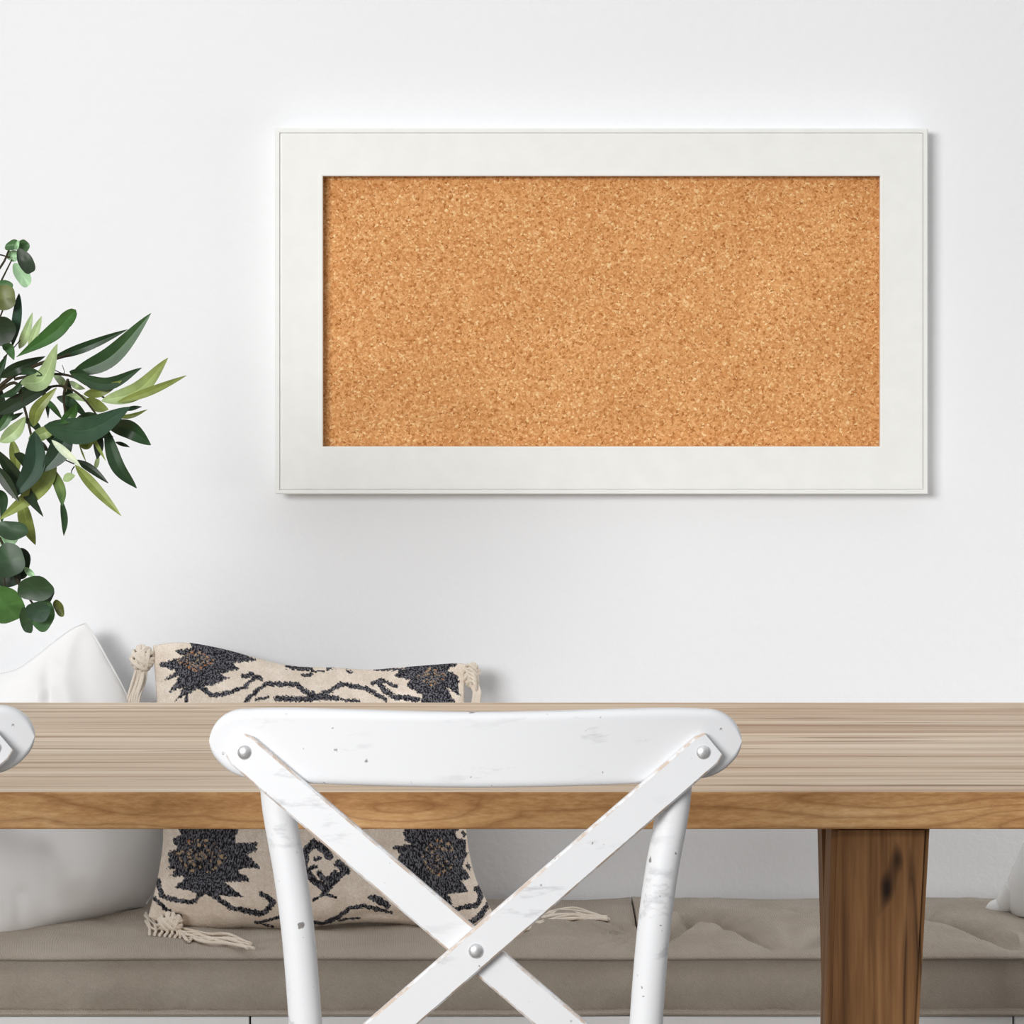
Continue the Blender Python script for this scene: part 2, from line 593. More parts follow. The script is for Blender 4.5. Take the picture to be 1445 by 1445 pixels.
def cushion(name, x0, x1, label, tufts, pinch, domeh):
    root = empty(name, ((x0 + x1) / 2, YF / 2, zb), label, 'seat cushion', 'bench seat cushions')
    bm = bmesh.new()
    yf, ybk = YF - 0.004, -0.012
    nx = int((x1 - x0) / 0.006)
    ny = 56
    px = 1 / KF
    cols = []

    def wob(x, s, f, o=0.0):
        return s * mnoise.noise(Vector((x * f, o, 3.7)))

    for i in range(nx + 1):
        x = x0 + (x1 - x0) * i / nx
        ex = min(x - x0, x1 - x)
        e = 1 - math.exp(-ex / 0.035)
        dr = (1 - math.exp(-max(0, ex) / 0.03))
        inb = 0.012 * (1 - e)                      # the end rounds off towards the seam
        prof = []
        # bottom lip, boxing, top lip
        bx = 0.004 * mnoise.noise(Vector((x * 9, 0.4, 0))) + 0.002 * mnoise.noise(Vector((x * 40, 1.4, 0)))
        prof.append((ybk, zb + 0.0004))
        prof.append((yf + inb + 0.004, zb + 0.0004))
        prof.append((yf + inb - 0.0030, zb + 0.0015))
        prof.append((yf + inb - 0.0042, zb + 0.0055))
        prof.append((yf + inb - 0.0030, zb + 0.0085 + wob(x, .001, 30)))
        prof.append((yf + inb + 0.0040, zb + 0.0095 + wob(x, .001, 30)))
        zt = ZS - 0.0085 + wob(x, 0.002, 6, 2) - 0.004 * (1 - dr) * 0.5
        zl = zb + 0.0098
        for t in np.linspace(0.06, 0.94, 9):
            bul = 0.007 * math.sin(math.pi * t)
            prof.append((yf + inb + 0.003 - bul + bx * math.sin(math.pi * t), zl + (zt - zl) * t))
        prof.append((yf + inb + 0.0045, zt))
        prof.append((yf + inb - 0.0075, zt + 0.0004))
        prof.append((yf + inb - 0.0092, zt + 0.0035))
        prof.append((yf + inb - 0.0070, zt + 0.0068))
        prof.append((yf + inb + 0.0030, zt + 0.0098))
        zs = zt + 0.0105
        for j in range(1, ny + 1):
            t = j / ny
            y = (yf + 0.008) + (ybk - yf - 0.008) * t
            dome = domeh * (math.sin(math.pi * min(1, t * 1.02)) ** 0.5) * (0.7 + 0.3 * e) + 0.008 * t * (1 - e)
            z = zs + dome
            p = Vector((x, y))
            for (a, b, d, w) in tufts:
                dist, tt = seg_dist(p, a, b)
                z -= d * math.exp(-(dist / w) ** 2) * math.sin(math.pi * min(1, t * 1.02)) ** 0.5
            for (pa, amp, nf, r0) in pinch:
                q = p - pa
                r = q.length
                th = math.atan2(q.y, q.x)
                z += amp * math.cos(nf * th + 2 * mnoise.noise(Vector((th * 2, 0, r * 6)))) * math.exp(-r / r0) * min(1, r / 0.06) * math.sin(math.pi * min(1, t)) ** 0.4
            z += (0.0055 * mnoise.noise(Vector((x * 11, y * 20, 1.1))) + 0.0016 * mnoise.noise(Vector((x * 40, y * 60, 5.1)))) * math.sin(math.pi * t) ** 0.5
            if j == ny:
                z = zs
            prof.append((y, z))
        prof.append((ybk + 0.002, zs - 0.02))
        cols.append([bm.verts.new((x, y, z)) for y, z in prof])
    n = len(cols[0])
    for a, b in zip(cols, cols[1:]):
        for k in range(n):
            bm.faces.new((a[k], a[(k + 1) % n], b[(k + 1) % n], b[k]))
    bm.faces.new(cols[0])
    bm.faces.new(cols[-1][::-1])
    obj('cushion_cover', bm, M_LINEN, root)
    for zz, nm in ((zb + 0.0085, 'lower_piping'), (None, 'upper_piping')):
        bm = bmesh.new()
        pts = []
        for i in range(0, nx + 1, 3):
            x = x0 + (x1 - x0) * i / nx
            ex = min(x - x0, x1 - x)
            e = 1 - math.exp(-ex / 0.035)
            dr = (1 - math.exp(-max(0, ex) / 0.03))
            inb = 0.012 * (1 - e)
            zt = ZS - 0.0085 + wob(x, 0.002, 6, 2) - 0.004 * (1 - dr) * 0.5
            pts.append((x, yf + inb - (0.0085 if zz is None else 0.0045), (zt + 0.0035) if zz is None else zb + 0.0052))
        tube(bm, pts, 0.0026, 8)
        obj('piping', bm, M_LINEN, root)
    return root


xs = (904.5 - CX) / KF


def tp(px, py):
    """point on the cushion top (height ~ZS+0.02) seen at a pixel"""
    k = (py - HZ) / (H - ZS - 0.004)
    return Vector(((px - CX) / k, YK(k)))


tuf_r = []
Ft = [tp(910, 1338), tp(1112, 1342), tp(1450, 1340), tp(1700, 1340)]
Bt = [tp(985, 1296), tp(1285, 1296), tp(1600, 1296)]
for i in range(3):
    tuf_r.append((Ft[i], Bt[i], 0.027, 0.018))
    tuf_r.append((Bt[i], Ft[i + 1], 0.027, 0.016))
tuf_r.append((Bt[1], tp(1410, 1283), 0.010, 0.010))
tuf_r.append((Bt[0], tp(930, 1284), 0.006, 0.010))
tuf_r.append((tp(1060, 1285), tp(1140, 1296), 0.008, 0.008))
tuf_l = [(tp(760, 1345), tp(700, 1310), 0.006, 0.015), (tp(60, 1345), tp(90, 1325), 0.004, 0.01)]
cushion('bench_cushion', -0.98, xs - 0.001, 'long taupe linen bench cushion under the patterned pillow, left of the seam', tuf_l,
        [(tp(905, 1325), 0.009, 18, 0.11), (tp(330, 1340), 0.003, 9, 0.10)], 0.006)
cushion('bench_cushion', xs + 0.001, 1.45, 'taupe linen bench cushion with diamond creases, right of the seam behind the table leg', tuf_r,
        [(tp(905, 1325), 0.010, 17, 0.11), (Ft[1], 0.009, 11, 0.07), (Ft[2], 0.009, 11, 0.07), (Bt[1], 0.006, 9, 0.06)], 0.0135)


# ------------------------------------------------------------------ pillows
def curve2d(pts, n):
    """resample a 2-D polyline smoothly, even in arc length"""
    p = [Vector((a, b, 0)) for a, b in pts]
    s = spline(p, 200)
    d = [0]
    for a, b in zip(s, s[1:]):
        d.append(d[-1] + (b - a).length)
    out = np.zeros((n, 2))
    j = 0
    for i in range(n):
        t = d[-1] * i / (n - 1)
        while j < len(d) - 2 and d[j + 1] < t:
            j += 1
        f = (t - d[j]) / max(1e-9, d[j + 1] - d[j])
        q = s[j].lerp(s[j + 1], min(1, f))
        out[i] = (q.x, q.y)
    return out


def coons(top, bottom, left, right, nu, nv):
    """px positions of a nu x nv grid filling four boundary curves"""
    T, B = curve2d(top, nu), curve2d(bottom, nu)
    L, R = curve2d(left, nv), curve2d(right, nv)
    u = np.linspace(0, 1, nu)[None, :, None]
    v = np.linspace(0, 1, nv)[:, None, None]
    S = (1 - v) * T[None] + v * B[None] + (1 - u) * L[:, None] + u * R[:, None]
    S -= (1 - u) * (1 - v) * T[0] + u * (1 - v) * T[-1] + (1 - u) * v * B[0] + u * v * B[-1]
    return S


def pillow_grid(S, ktop, kbot, bulge, relief=None, skew=0.0):
    """world positions of the front face; bulge is metres towards the camera"""
    nv, nu = S.shape[:2]
    u = np.linspace(0, 1, nu)[None, :]
    v = np.linspace(0, 1, nv)[:, None]
    y = YK(ktop) + (YK(kbot) - YK(ktop)) * v + skew * (1 - u) * v
    v2 = v ** 1.35
    b = (np.clip(1 - (2 * u - 1) ** 2, 0, 1) ** 0.55) * (np.clip(1 - (2 * v2 - 1) ** 2, 0, 1) ** 0.5)
    w = 0.85 + 0.30 * v
    y = y - bulge * b * w
    if relief is not None:
        y = y - relief(u + 0 * v, v + 0 * u, S) * b ** 0.5
    K = F / (y + DW)
    X = (S[..., 0] - CX) / K
    Z = H - (S[..., 1] - HZ) / K
    Z = Z - 0.012 * np.sin(math.pi * np.clip((v - 0.55) / 0.45, 0, 1)) * np.sin(math.pi * u) ** 0.4
    return np.stack([X, y, Z], -1), b


def pillow_mesh(name, S, ktop, kbot, bulge, back, mat, parent, relief=None, colfn=None, skew=0.0):
    G, b = pillow_grid(S, ktop, kbot, bulge, relief, skew)
    nv, nu = S.shape[:2]
    step = max(1, nu // 60)
    # back face: coarser, joined along the same border by mirroring every vertex
    ys = YK(ktop) + (YK(kbot) - YK(ktop)) * np.linspace(0, 1, nv)[:, None] + skew * (1 - np.linspace(0, 1, nu)[None, :]) * np.linspace(0, 1, nv)[:, None]
    Bk = G.copy()
    Bk[..., 1] = ys + back * b
    verts = list(map(tuple, G.reshape(-1, 3)))
    idx = np.arange(nv * nu).reshape(nv, nu)
    # back interior
    ri = sorted(set(list(range(0, nv, step)) + [nv - 1]))
    faces = []
    q = idx
    f = np.stack([q[:-1, :-1], q[1:, :-1], q[1:, 1:], q[:-1, 1:]], -1).reshape(-1, 4)
    faces = f.tolist()
    off = len(verts)
    inner = Bk[1:-1, 1:-1]
    verts += list(map(tuple, inner.reshape(-1, 3)))
    bi = idx.copy()
    bi[1:-1, 1:-1] = off + np.arange((nv - 2) * (nu - 2)).reshape(nv - 2, nu - 2)
    f2 = np.stack([bi[:-1, :-1], bi[:-1, 1:], bi[1:, 1:], bi[1:, :-1]], -1).reshape(-1, 4)
    faces += f2.tolist()
    base = world_loc(parent)
    me = bpy.data.meshes.new(name)
    me.from_pydata([(x - base.x, y - base.y, z - base.z) for x, y, z in verts], [], faces)
    me.polygons.foreach_set('use_smooth', [True] * len(me.polygons))
    if colfn is not None:
        cols = np.ones((len(verts), 4), np.float32)
        C = colfn(S)
        cols[:off, :3] = C.reshape(-1, 3)
        cols[off:, :3] = C[1:-1, 1:-1].reshape(-1, 3)
        at = me.color_attributes.new('Col', 'FLOAT_COLOR', 'POINT')
        at.data.foreach_set('color', cols.ravel())
    me.materials.append(mat)
    me.update()
    o = bpy.data.objects.new(name, me)
    COL.objects.link(o)
    o.parent = parent
    return o, G


# ---- white pillow at the left
wt = [(-190, 905), (-150, 925), (-90, 948), (-40, 954), (0, 950), (25, 943), (50, 926), (75, 906), (100, 888), (120, 879)]
wr = [(120, 879), (132, 896), (150, 928), (180, 985), (206, 1060), (228, 1150), (230, 1200), (222, 1245), (203, 1280)]
wl = [(-190, 905), (-205, 1000), (-215, 1100), (-210, 1250), (-190, 1340)]
wb = [(-190, 1340), (-100, 1345), (-30, 1340), (20, 1330), (75, 1314), (120, 1302), (170, 1288), (203, 1280)]
S = coons(wt, wb, wl, wr, 150, 150)


def seg_field(S, pts, w):
    """1 on the polyline (px), falling off with width w"""
    out = np.zeros(S.shape[:2])
    for (ax, ay), (bx_, by_) in zip(pts, pts[1:]):
        dx, dy = bx_ - ax, by_ - ay
        t = np.clip(((S[..., 0] - ax) * dx + (S[..., 1] - ay) * dy) / (dx * dx + dy * dy), 0, 1)
        d = np.hypot(S[..., 0] - ax - dx * t, S[..., 1] - ay - dy * t)
        out = np.maximum(out, np.exp(-(d / w) ** 2))
    return out


def white_relief(u, v, S):
    r = 0.020 * seg_field(S, [(-60, 985), (0, 965), (40, 958), (58, 970)], 18)
    r -= 0.016 * seg_field(S, [(75, 940), (66, 968), (72, 1000), (60, 1060)], 12)
    r += 0.012 * seg_field(S, [(104, 890), (84, 945), (98, 1000)], 13)
    r -= 0.006 * seg_field(S, [(112, 905), (120, 965), (150, 1060)], 14)
    r += 0.008 * seg_field(S, [(0, 1160), (60, 1180), (95, 1230)], 24)
    r += 0.006 * seg_field(S, [(72, 1170), (130, 1230), (150, 1290)], 22)
    r -= 0.004 * seg_field(S, [(66, 1312), (62, 1270), (64, 1200)], 14)
    r += 0.007 * seg_field(S, [(-10, 1230), (8, 1265), (18, 1310)], 16)
    r -= 0.004 * seg_field(S, [(30, 1322), (26, 1290), (28, 1250)], 11)
    return r


wpil = empty('white_pillow', P(0, 1335, 1110), 'plain white satin pillow leaning on the wall below the plant, at the left end', 'pillow')
wcov, WG = pillow_mesh('pillow_cover', S, 1056, 1064, 0.075, 0.030, M_SATIN, wpil, white_relief, None, YK(1132) - YK(1064))
bm = bmesh.new()
pts = [Vector(WG[k, -1]) for k in range(0, 150, 3)]
tube(bm, pts, 0.0016, 8)
obj('seam', bm, M_SATIN, wpil)

# ---- kilim pillow
kt = [(216, 911), (245, 907), (275, 908), (320, 917), (360, 928), (395, 937), (430, 941), (470, 942), (520, 945), (560, 942), (600, 939), (640, 936), (657, 937)]
kr = [(657, 937), (655, 988), (655, 1100), (659, 1180), (669, 1232), (684, 1266), (700, 1296)]
kl = [(216, 911), (221, 985), (228, 1100), (230, 1180), (222, 1240), (209, 1294)]
kb = [(209, 1294), (240, 1306), (300, 1311), (350, 1309), (390, 1312), (440, 1309), (500, 1303), (560, 1304), (620, 1311), (665, 1308), (700, 1296)]
S = coons(kt, kb, kl, kr, 470, 390)

JX = None


def inside(poly, X, Y):
    ins = np.zeros(X.shape, bool)
    n = len(poly)
    for i in range(n):
        x1, y1 = poly[i]
        x2, y2 = poly[(i + 1) % n]
        cond = ((y1 > Y) != (y2 > Y))
        xi = (x2 - x1) * (Y - y1) / ((y2 - y1) if y2 != y1 else 1e-9) + x1
        ins ^= cond & (X < xi)
    return ins


def near(line, X, Y, w):
    out = np.zeros(X.shape, bool)
    for (ax, ay), (bx_, by_) in zip(line, line[1:]):
        dx, dy = bx_ - ax, by_ - ay
        t = np.clip(((X - ax) * dx + (Y - ay) * dy) / (dx * dx + dy * dy + 1e-9), 0, 1)
        out |= np.hypot(X - ax - dx * t, Y - ay - dy * t) < w
    return out


def zm(pts, ox, oy, s):
    return [(ox + x * s, oy + y * s) for x, y in pts]


def kilim_colors(S):
    X0, Y0 = S[..., 0], S[..., 1]
    # woven edges step in little blocks
    bx = (X0 // 2.6).astype(int)
    by = (Y0 // 3.2).astype(int)
    h = ((bx * 73856093) ^ (by * 19349663)) & 1023
    X = X0 + (h / 1023.0 - 0.5) * 3.0
    Y = Y0 + (((h * 7) & 1023) / 1023.0 - 0.5) * 2.6
    bm_ = np.zeros(X.shape)
    A = zm([(500, 70), (380, 140), (440, 220), (450, 250), (320, 300), (350, 400), (360, 470), (290, 500), (440, 500), (350, 600), (500, 580), (540, 600), (460, 690),
            (430, 740), (600, 760), (690, 800), (700, 900), (840, 770), (1000, 810), (1300, 830), (1200, 730), (1100, 650), (1060, 630), (1200, 610), (1390, 610),
            (1350, 550), (1240, 490), (1230, 460), (1400, 430), (1520, 440), (1430, 350), (1340, 280), (1445, 240), (1500, 130), (1300, 150), (1200, 150), (1190, 70),
            (1260, -60), (1100, -40), (1120, -160), (980, -100), (850, -260), (700, -100), (560, -140), (590, -40), (420, -40)], 200, 1165, .1107)
    B = zm([(300, 50), (340, 130), (400, 160), (170, 170), (280, 250), (250, 310), (190, 370), (400, 440), (340, 470), (420, 540), (600, 700), (780, 790), (830, 720), (1050, 710),
            (1000, 600), (960, 580), (1080, 570), (980, 400), (1050, 290), (1010, 240), (1030, 150), (920, 110), (910, 50), (990, -40), (860, -70), (700, -260), (560, -80), (400, -60)], 530, 1165, .1246)
    C = zm([(440, 100), (460, 200), (320, 220), (400, 270), (200, 325), (205, 350), (345, 385), (213, 470), (370, 430), (268, 562), (405, 520), (318, 640), (420, 575),
            (385, 680), (440, 650), (440, 570), (530, 520), (640, 500), (780, 440), (700, 410), (850, 370), (800, 320), (930, 310), (1010, 300), (900, 250), (820, 200), (600, 100)], 190, 880, .173)
    D = zm([(660, 420), (750, 370), (830, 300), (1000, 280), (1190, 330), (1110, 375), (1205, 430), (1190, 500), (1215, 600), (1100, 520), (1180, 650), (1100, 700), (880, 660), (900, 580),
            (770, 510), (800, 460), (720, 440)], 440, 880, .173)
    dark = inside(A, X, Y) | inside(B, X, Y) | inside(C, X, Y) | inside(D, X, Y)
    L = []
    z1 = (200, 1165, .1107)
    L += [(zm([(690, 900), (600, 925), (400, 900), (270, 880), (210, 760), (230, 690)], *z1), 3.6),
          (zm([(170, 920), (340, 1070), (490, 1135)], *z1), 3.2),
          (zm([(840, 770), (1000, 870), (1150, 990), (1445, 1040)], *z1), 3.8)]
    z2 = (340, 1165, .1384)
    L += [(zm([(0, 810), (100, 840), (200, 860), (280, 790), (330, 710), (260, 640), (210, 620)], *z2), 4.6),
          (zm([(150, 970), (260, 950), (390, 885)], *z2), 2.6),
          (zm([(180, 980), (320, 1020)], *z2), 1.6),
          (zm([(660, 200), (640, 330), (720, 440), (860, 560), (980, 440), (1080, 360), (990, 300)], *z2), 5.2),
          (zm([(660, 190), (740, 120), (830, 160), (900, 230)], *z2), 5.4),
          (zm([(750, 260), (820, 250)], *z2), 2.6), (zm([(700, 350), (760, 330)], *z2), 2.6),
          (zm([(740, 680), (850, 600), (960, 650)], *z2), 2.4),
          (zm([(800, 390), (860, 470), (960, 390)], *z2), 4.0),
          (zm([(730, 970), (840, 990), (1000, 900), (1100, 790), (1250, 760), (1445, 820)], *z2), 3.6),
          (zm([(1000, 950), (1200, 920)], *z2), 2.0),
          (zm([(1330, 660), (1445, 730)], *z2), 4.5)]
    z3 = (530, 1165, .1246)
    L += [(zm([(0, 740), (80, 790), (130, 850)], *z3), 5.0), (zm([(0, 910), (60, 900), (170, 940)], *z3), 2.6),
          (zm([(800, 740), (830, 840), (880, 915), (1000, 890), (1130, 885), (1200, 790), (1150, 690)], *z3), 3.8),
          (zm([(1060, 1090), (1130, 1060), (1200, 990), (1260, 900)], *z3), 4.2), (zm([(980, 60), (1010, 100)], *z3), 2.0),
          (zm([(1040, 400), (1060, 470)], *z3), 1.6)]
    z4 = (190, 880, .173)
    L += [(zm([(540, 520), (640, 590), (780, 560), (900, 515), (980, 440)], *z4), 3.2), (zm([(890, 430), (950, 415), (1030, 450)], *z4), 3.4),
          (zm([(900, 640), (1010, 535), (1080, 490), (1200, 495), (1320, 495), (1400, 560), (1445, 590)], *z4), 3.4), (zm([(990, 620), (1090, 600)], *z4), 2.0),
          (zm([(1160, 610), (1300, 615), (1445, 615)], *z4), 4.0), (zm([(1240, 350), (1330, 365), (1445, 370)], *z4), 2.6), (zm([(1370, 420), (1445, 415)], *z4), 2.0)]
    z5 = (440, 880, .173)
    L += [(zm([(0, 610), (100, 600), (200, 610)], *z5), 3.8), (zm([(0, 570), (60, 590), (160, 540), (240, 490), (340, 510), (450, 530), (520, 570), (600, 620)], *z5), 3.4),
          (zm([(500, 490), (570, 460), (690, 515)], *z5), 2.8), (zm([(550, 490), (600, 550), (680, 600), (780, 605), (860, 620)], *z5), 3.8),
          (zm([(240, 620), (380, 630)], *z5), 2.2), (zm([(510, 370), (740, 375)], *z5), 1.6), (zm([(0, 390), (90, 385)], *z5), 1.8), (zm([(130, 370), (190, 355)], *z5), 1.8), (zm([(280, 375), (330, 400)], *z5), 1.6)]
    # parts of the weave hidden behind the table: carry the vines through
    L += [([(340, 1010), (372, 1050), (440, 1055), (505, 1050), (540, 1010)], 4.0), ([(300, 1040), (270, 1080), (300, 1120)], 4.0), ([(560, 1040), (600, 1080), (580, 1120)], 4.0),
          ([(440, 1070), (400, 1110), (440, 1150), (480, 1110), (440, 1070)], 5.0)]
    for ln, w in L:
        dark |= near(ln, X, Y, w)
    beige = np.array([s2l(250), s2l(240), s2l(228)])
    beige2 = np.array([s2l(236), s2l(218), s2l(198)])
    dk = np.array([s2l(34), s2l(34), s2l(40)])
    tn = ((h * 13) & 1023) / 1023.0
    C_ = np.where(dark[..., None], dk, beige + (beige2 - beige) * (tn[..., None] * 0.5))
    # flower centres: rings of tan stitches on black
    ang = None
    for (cx, cy, rx, ry, n, orange) in ((283, 1200, 34, 27, 3, 0.06), (620, 1203, 25, 25, 3, 0.03), (276, 932, 28, 15, 3, 0.5), (610, 955, 23, 13, 3, 0.15)):
        dd = np.hypot((X - cx) / rx, (Y - cy) / ry)
        ddd = np.abs(X - cx) / rx * 0.85 + np.abs(Y - cy) / ry * 0.85
        q = ddd if cy < 1000 else np.minimum(dd, ddd)
        m = q < 1
        th = np.arctan2((Y - cy) / ry, (X - cx) / rx)
        ring = (np.sin(q * n * 2 * math.pi - 1.2) > 0.05) & (np.sin(th * 15 + np.floor(q * n) * 1.3) > -0.35) & (((h * 31) & 1023) > (480 if cy > 1000 else 300))
        tan = np.array([s2l(188), s2l(164), s2l(134)])
        org = np.array([s2l(206), s2l(134), s2l(72)])
        mixo = ((((h * 5) & 1023) / 1023.0 < orange) & (q > 0.55))[..., None]
        C_ = np.where((m & ring)[..., None], np.where(mixo, org, tan), C_)
    return C_.astype(np.float32)


def kilim_relief(u, v, S):
    r = 0.008 * np.sin(u * 21 + 2 * np.sin(v * 5)) * np.exp(-v / 0.10)
    r += 0.006 * seg_field(S, [(330, 915), (360, 935), (420, 950), (470, 945)], 10)
    r -= 0.006 * seg_field(S, [(400, 940), (440, 948), (480, 960)], 7)
    r += 0.006 * seg_field(S, [(300, 1285), (330, 1300)], 10) - 0.006 * seg_field(S, [(345, 1309), (340, 1280), (330, 1262)], 7)
    r -= 0.007 * seg_field(S, [(470, 1300), (520, 1285), (560, 1288)], 8)
    r += 0.010 * seg_field(S, [(235, 1265), (290, 1250), (330, 1275)], 20)
    r -= 0.008 * seg_field(S, [(225, 1240), (260, 1225), (300, 1218)], 12)
    r -= 0.008 * seg_field(S, [(650, 1290), (625, 1260), (620, 1230)], 12)
    r += 0.008 * seg_field(S, [(420, 1295), (400, 1260), (410, 1220)], 22)
    r -= 0.006 * seg_field(S, [(250, 912), (300, 935), (360, 950)], 9)
    return r


kpil = empty('patterned_pillow', P(455, 1308, 1096), 'beige woven pillow with black medallions and knotted corner tassels on the bench', 'pillow')
cover, G = pillow_mesh('pillow_cover', S, 1056, 1096, 0.075, 0.030, M_KILIM, kpil, kilim_relief, kilim_colors)


def KS(py):
    return (py - HZ) / (H - (ZS + 0.0085))


def cord(bm, pts, K, r=2.1, n=22, dy=0.0):
    """a cotton cord along pixel points on the plane K, dy metres nearer"""
    q = []
    for i, p in enumerate(pts):
        kk = KS(p[1]) if K is None else K
        w = P(p[0], p[1], kk)
        w.y -= dy + (p[2] if len(p) > 2 else 0.0)
        q.append(w)
    tube(bm, spline(q, n), r / 1070.0, 7)


def knot(bm, cx, cy, K, rx, ry, n, seed, r=2.2, tilt=0.0):
    """a wrapped monkey's-fist knot: loops of cord over an ellipsoid"""
    rd = random.Random(seed)
    c0 = P(cx, cy, K)
    for i in range(n):
        # three crossing bundles of three cords each, wound round the middle
        a = tilt + (i // 3) * 1.05 + rd.uniform(-.1, .1)
        off = ((i % 3) - 1) * 0.40
        lean = rd.uniform(0.35, 0.7) * (1 if (i // 3) % 2 else -1)
        ring = []
        for k in range(25):
            t = 2 * math.pi * k / 24
            sn, cc = math.sin(t), math.cos(t)
            q = math.sqrt(max(0.05, 1 - off * off))
            lx, ly, lz = cc * 0.95 * q, off + lean * 0.25 * sn, sn * q
            X_ = (lx * math.cos(a) - ly * math.sin(a)) * rx / K
            Z_ = (lx * math.sin(a) + ly * math.cos(a)) * ry / K
            ring.append(c0 + Vector((X_, lz * (0.85 + 0.1 * (i // 3)) * min(rx, ry) / K, Z_)))
        tube(bm, ring, r * 1.35 / K, 7, cap=False)
    bmesh.ops.create_icosphere(bm, subdivisions=2, radius=0.72 * min(rx, ry) / K, matrix=__import__('mathutils').Matrix.Translation(c0))


def tassel(kx, ky, K, rx, ry, seed, strands, tilt=0.0, nk=9, seat=False):
    kb_ = bmesh.new()
    knot(kb_, kx, ky, K, rx, ry, nk, seed, tilt=tilt)
    t = obj('tassel', kb_, M_CORD, kpil)
    sb = bmesh.new()
    for s in strands:
        cord(sb, [(a_[0], a_[1]) + ((a_[2] * 0.35,) if len(a_) > 2 else ()) for a_ in s] if seat else s, None if seat else K)
    obj('fringe', sb, M_CORD, t)


rd = random.Random(3)
st = []
for i in range(6):
    o = i * 3.2
    st.append([(193 + o * 0.9, 944, 0.004), (188 + o, 962 + rd.uniform(-3, 3), rd.uniform(0, .008)), (181 + o * 1.0, 985, 0.004), (178 + o * 0.9 + rd.uniform(-3, 3), 1015, rd.uniform(0, .006)), (178 + o, 1045, 0)])
st.append([(213, 917, 0.0), (208, 913, 0.008), (202, 918, 0.012), (205, 928, 0.012)])
tassel(201, 929, 1058, 16, 18, 11, st, 0.4, 9)
st = []
for i in range(5):
    o = i * 3.0
    st.append([(664 + o * .8, 965, 0.006), (669 + o * .7, 976, 0.008), (667 + o * .75, 992, 0.006), (664 + o, 1030, 0.004)])
for i in range(5):
    st.append([(657, 942 + i * 5, 0.0), (662 + i * 1.5, 936 + i * 6, 0.014), (672, 944 + i * 6.5, 0.012), (672, 954 + i * 6, 0.0)])
tassel(666, 953, 1058, 11, 17, 12, st, 0.9, 7)
# lower left: bunched coil and fringe lying on the seat
zt_ = 1100
st = []
for i in range(7):
    x = 209 + i * 7.2
    st.append([(x - 3, 1289 + i * 1.6 + rd.uniform(-2, 2), 0.002), (x + 1, 1296 + i * 1.4, 0.020), (x + 5 + rd.uniform(-2, 2), 1309 + i * 1.3, 0.022), (x + 2, 1318 + i * .7, 0.006)])
for i in range(6):
    o = i * 2.6
    st.append([(238 + i * 3, 1303 + i * 1.5, 0.02), (256 + i * 2, 1310 + o + rd.uniform(-3, 3), 0.024), (276 + rd.uniform(-5, 5), 1309 + o * 1.2 + rd.uniform(-3, 3), 0.022), (297 + rd.uniform(-5, 5), 1315 + o + rd.uniform(-5, 5), 0.024),
               (325 + rd.uniform(-5, 5), 1317 + o + rd.uniform(-4, 3), 0.022), (352 + rd.uniform(-6, 8), 1330 + o * .6 + rd.uniform(-3, 3), 0.024)])
st.append([(205, 1291, 0.01), (216, 1301, 0.018), (230, 1309, 0.018)])
st.append([(206, 1299, 0.01), (212, 1307, 0.018), (222, 1311, 0.018), (232, 1307, 0.02)])
tassel(240, 1302, KS(1312), 17, 14, 13, st, 0.2, 9, True)
st = []
for i in range(9):
    o = i * 2.1
    st.append([(705 + i, 1294 + o * .5, 0.01), (735 + rd.uniform(-5, 5), 1297 + o * .9 + rd.uniform(-3, 3), 0.012), (768 + rd.uniform(-5, 5), 1286 + o + rd.uniform(-3, 3), 0.006), (800 + rd.uniform(-8, 8), 1282 + o * .9 + rd.uniform(-3, 2), 0.004),
               (832 + rd.uniform(-5, 5), 1287 + o * .6 + rd.uniform(-2, 2), 0.004), (856 + rd.uniform(-9, 4), 1296 + rd.uniform(-3, 4), 0.004)])
tassel(706, 1293, KS(1300), 12, 10, 14, st, 0.3, 7, True)

# ------------------------------------------------------------------ ceramic ornament at the right edge
orn = empty('ceramic_ornament', P(1482, 1286, 1085), 'smooth white ceramic ornament with flared foot on the cushion at the right edge', 'ornament')
KO = 1085.0


def blob(bm, rows, K, depth, seg=28):
    """closed surface from rows (y px, left px, right px); elliptical sections"""
    rings = []
    for (yy, xl, xr) in rows:
        c0 = P((xl + xr) / 2, yy, K)
        rx = (xr - xl) / 2 / K
        rings.append([bm.verts.new((c0.x + rx * math.cos(2 * math.pi * k / seg), c0.y + rx * depth * math.sin(2 * math.pi * k / seg), c0.z)) for k in range(seg)])
    for a, b in zip(rings, rings[1:]):
        for k in range(seg):
            bm.faces.new((a[k], a[(k + 1) % seg], b[(k + 1) % seg], b[k]))
    bm.faces.new(rings[0])
    bm.faces.new(rings[-1][::-1])


bm = bmesh.new()
prof = [(1110, 1490, 1496), (1114, 1478, 1506), (1125, 1470, 1515), (1145, 1462, 1522), (1165, 1454, 1530), (1185, 1446, 1540), (1205, 1437, 1550), (1222, 1429, 1557), (1238, 1423, 1562), (1254, 1420, 1564),
        (1266, 1420, 1564), (1276, 1422, 1560), (1283, 1424, 1556), (1287, 1427, 1552)]
prof = [(a + 2, b, c_) for a, b, c_ in prof]
blob(bm, prof, KO, 0.75)
obj('body', bm, M_CERAMIC, orn)
bm = bmesh.new()
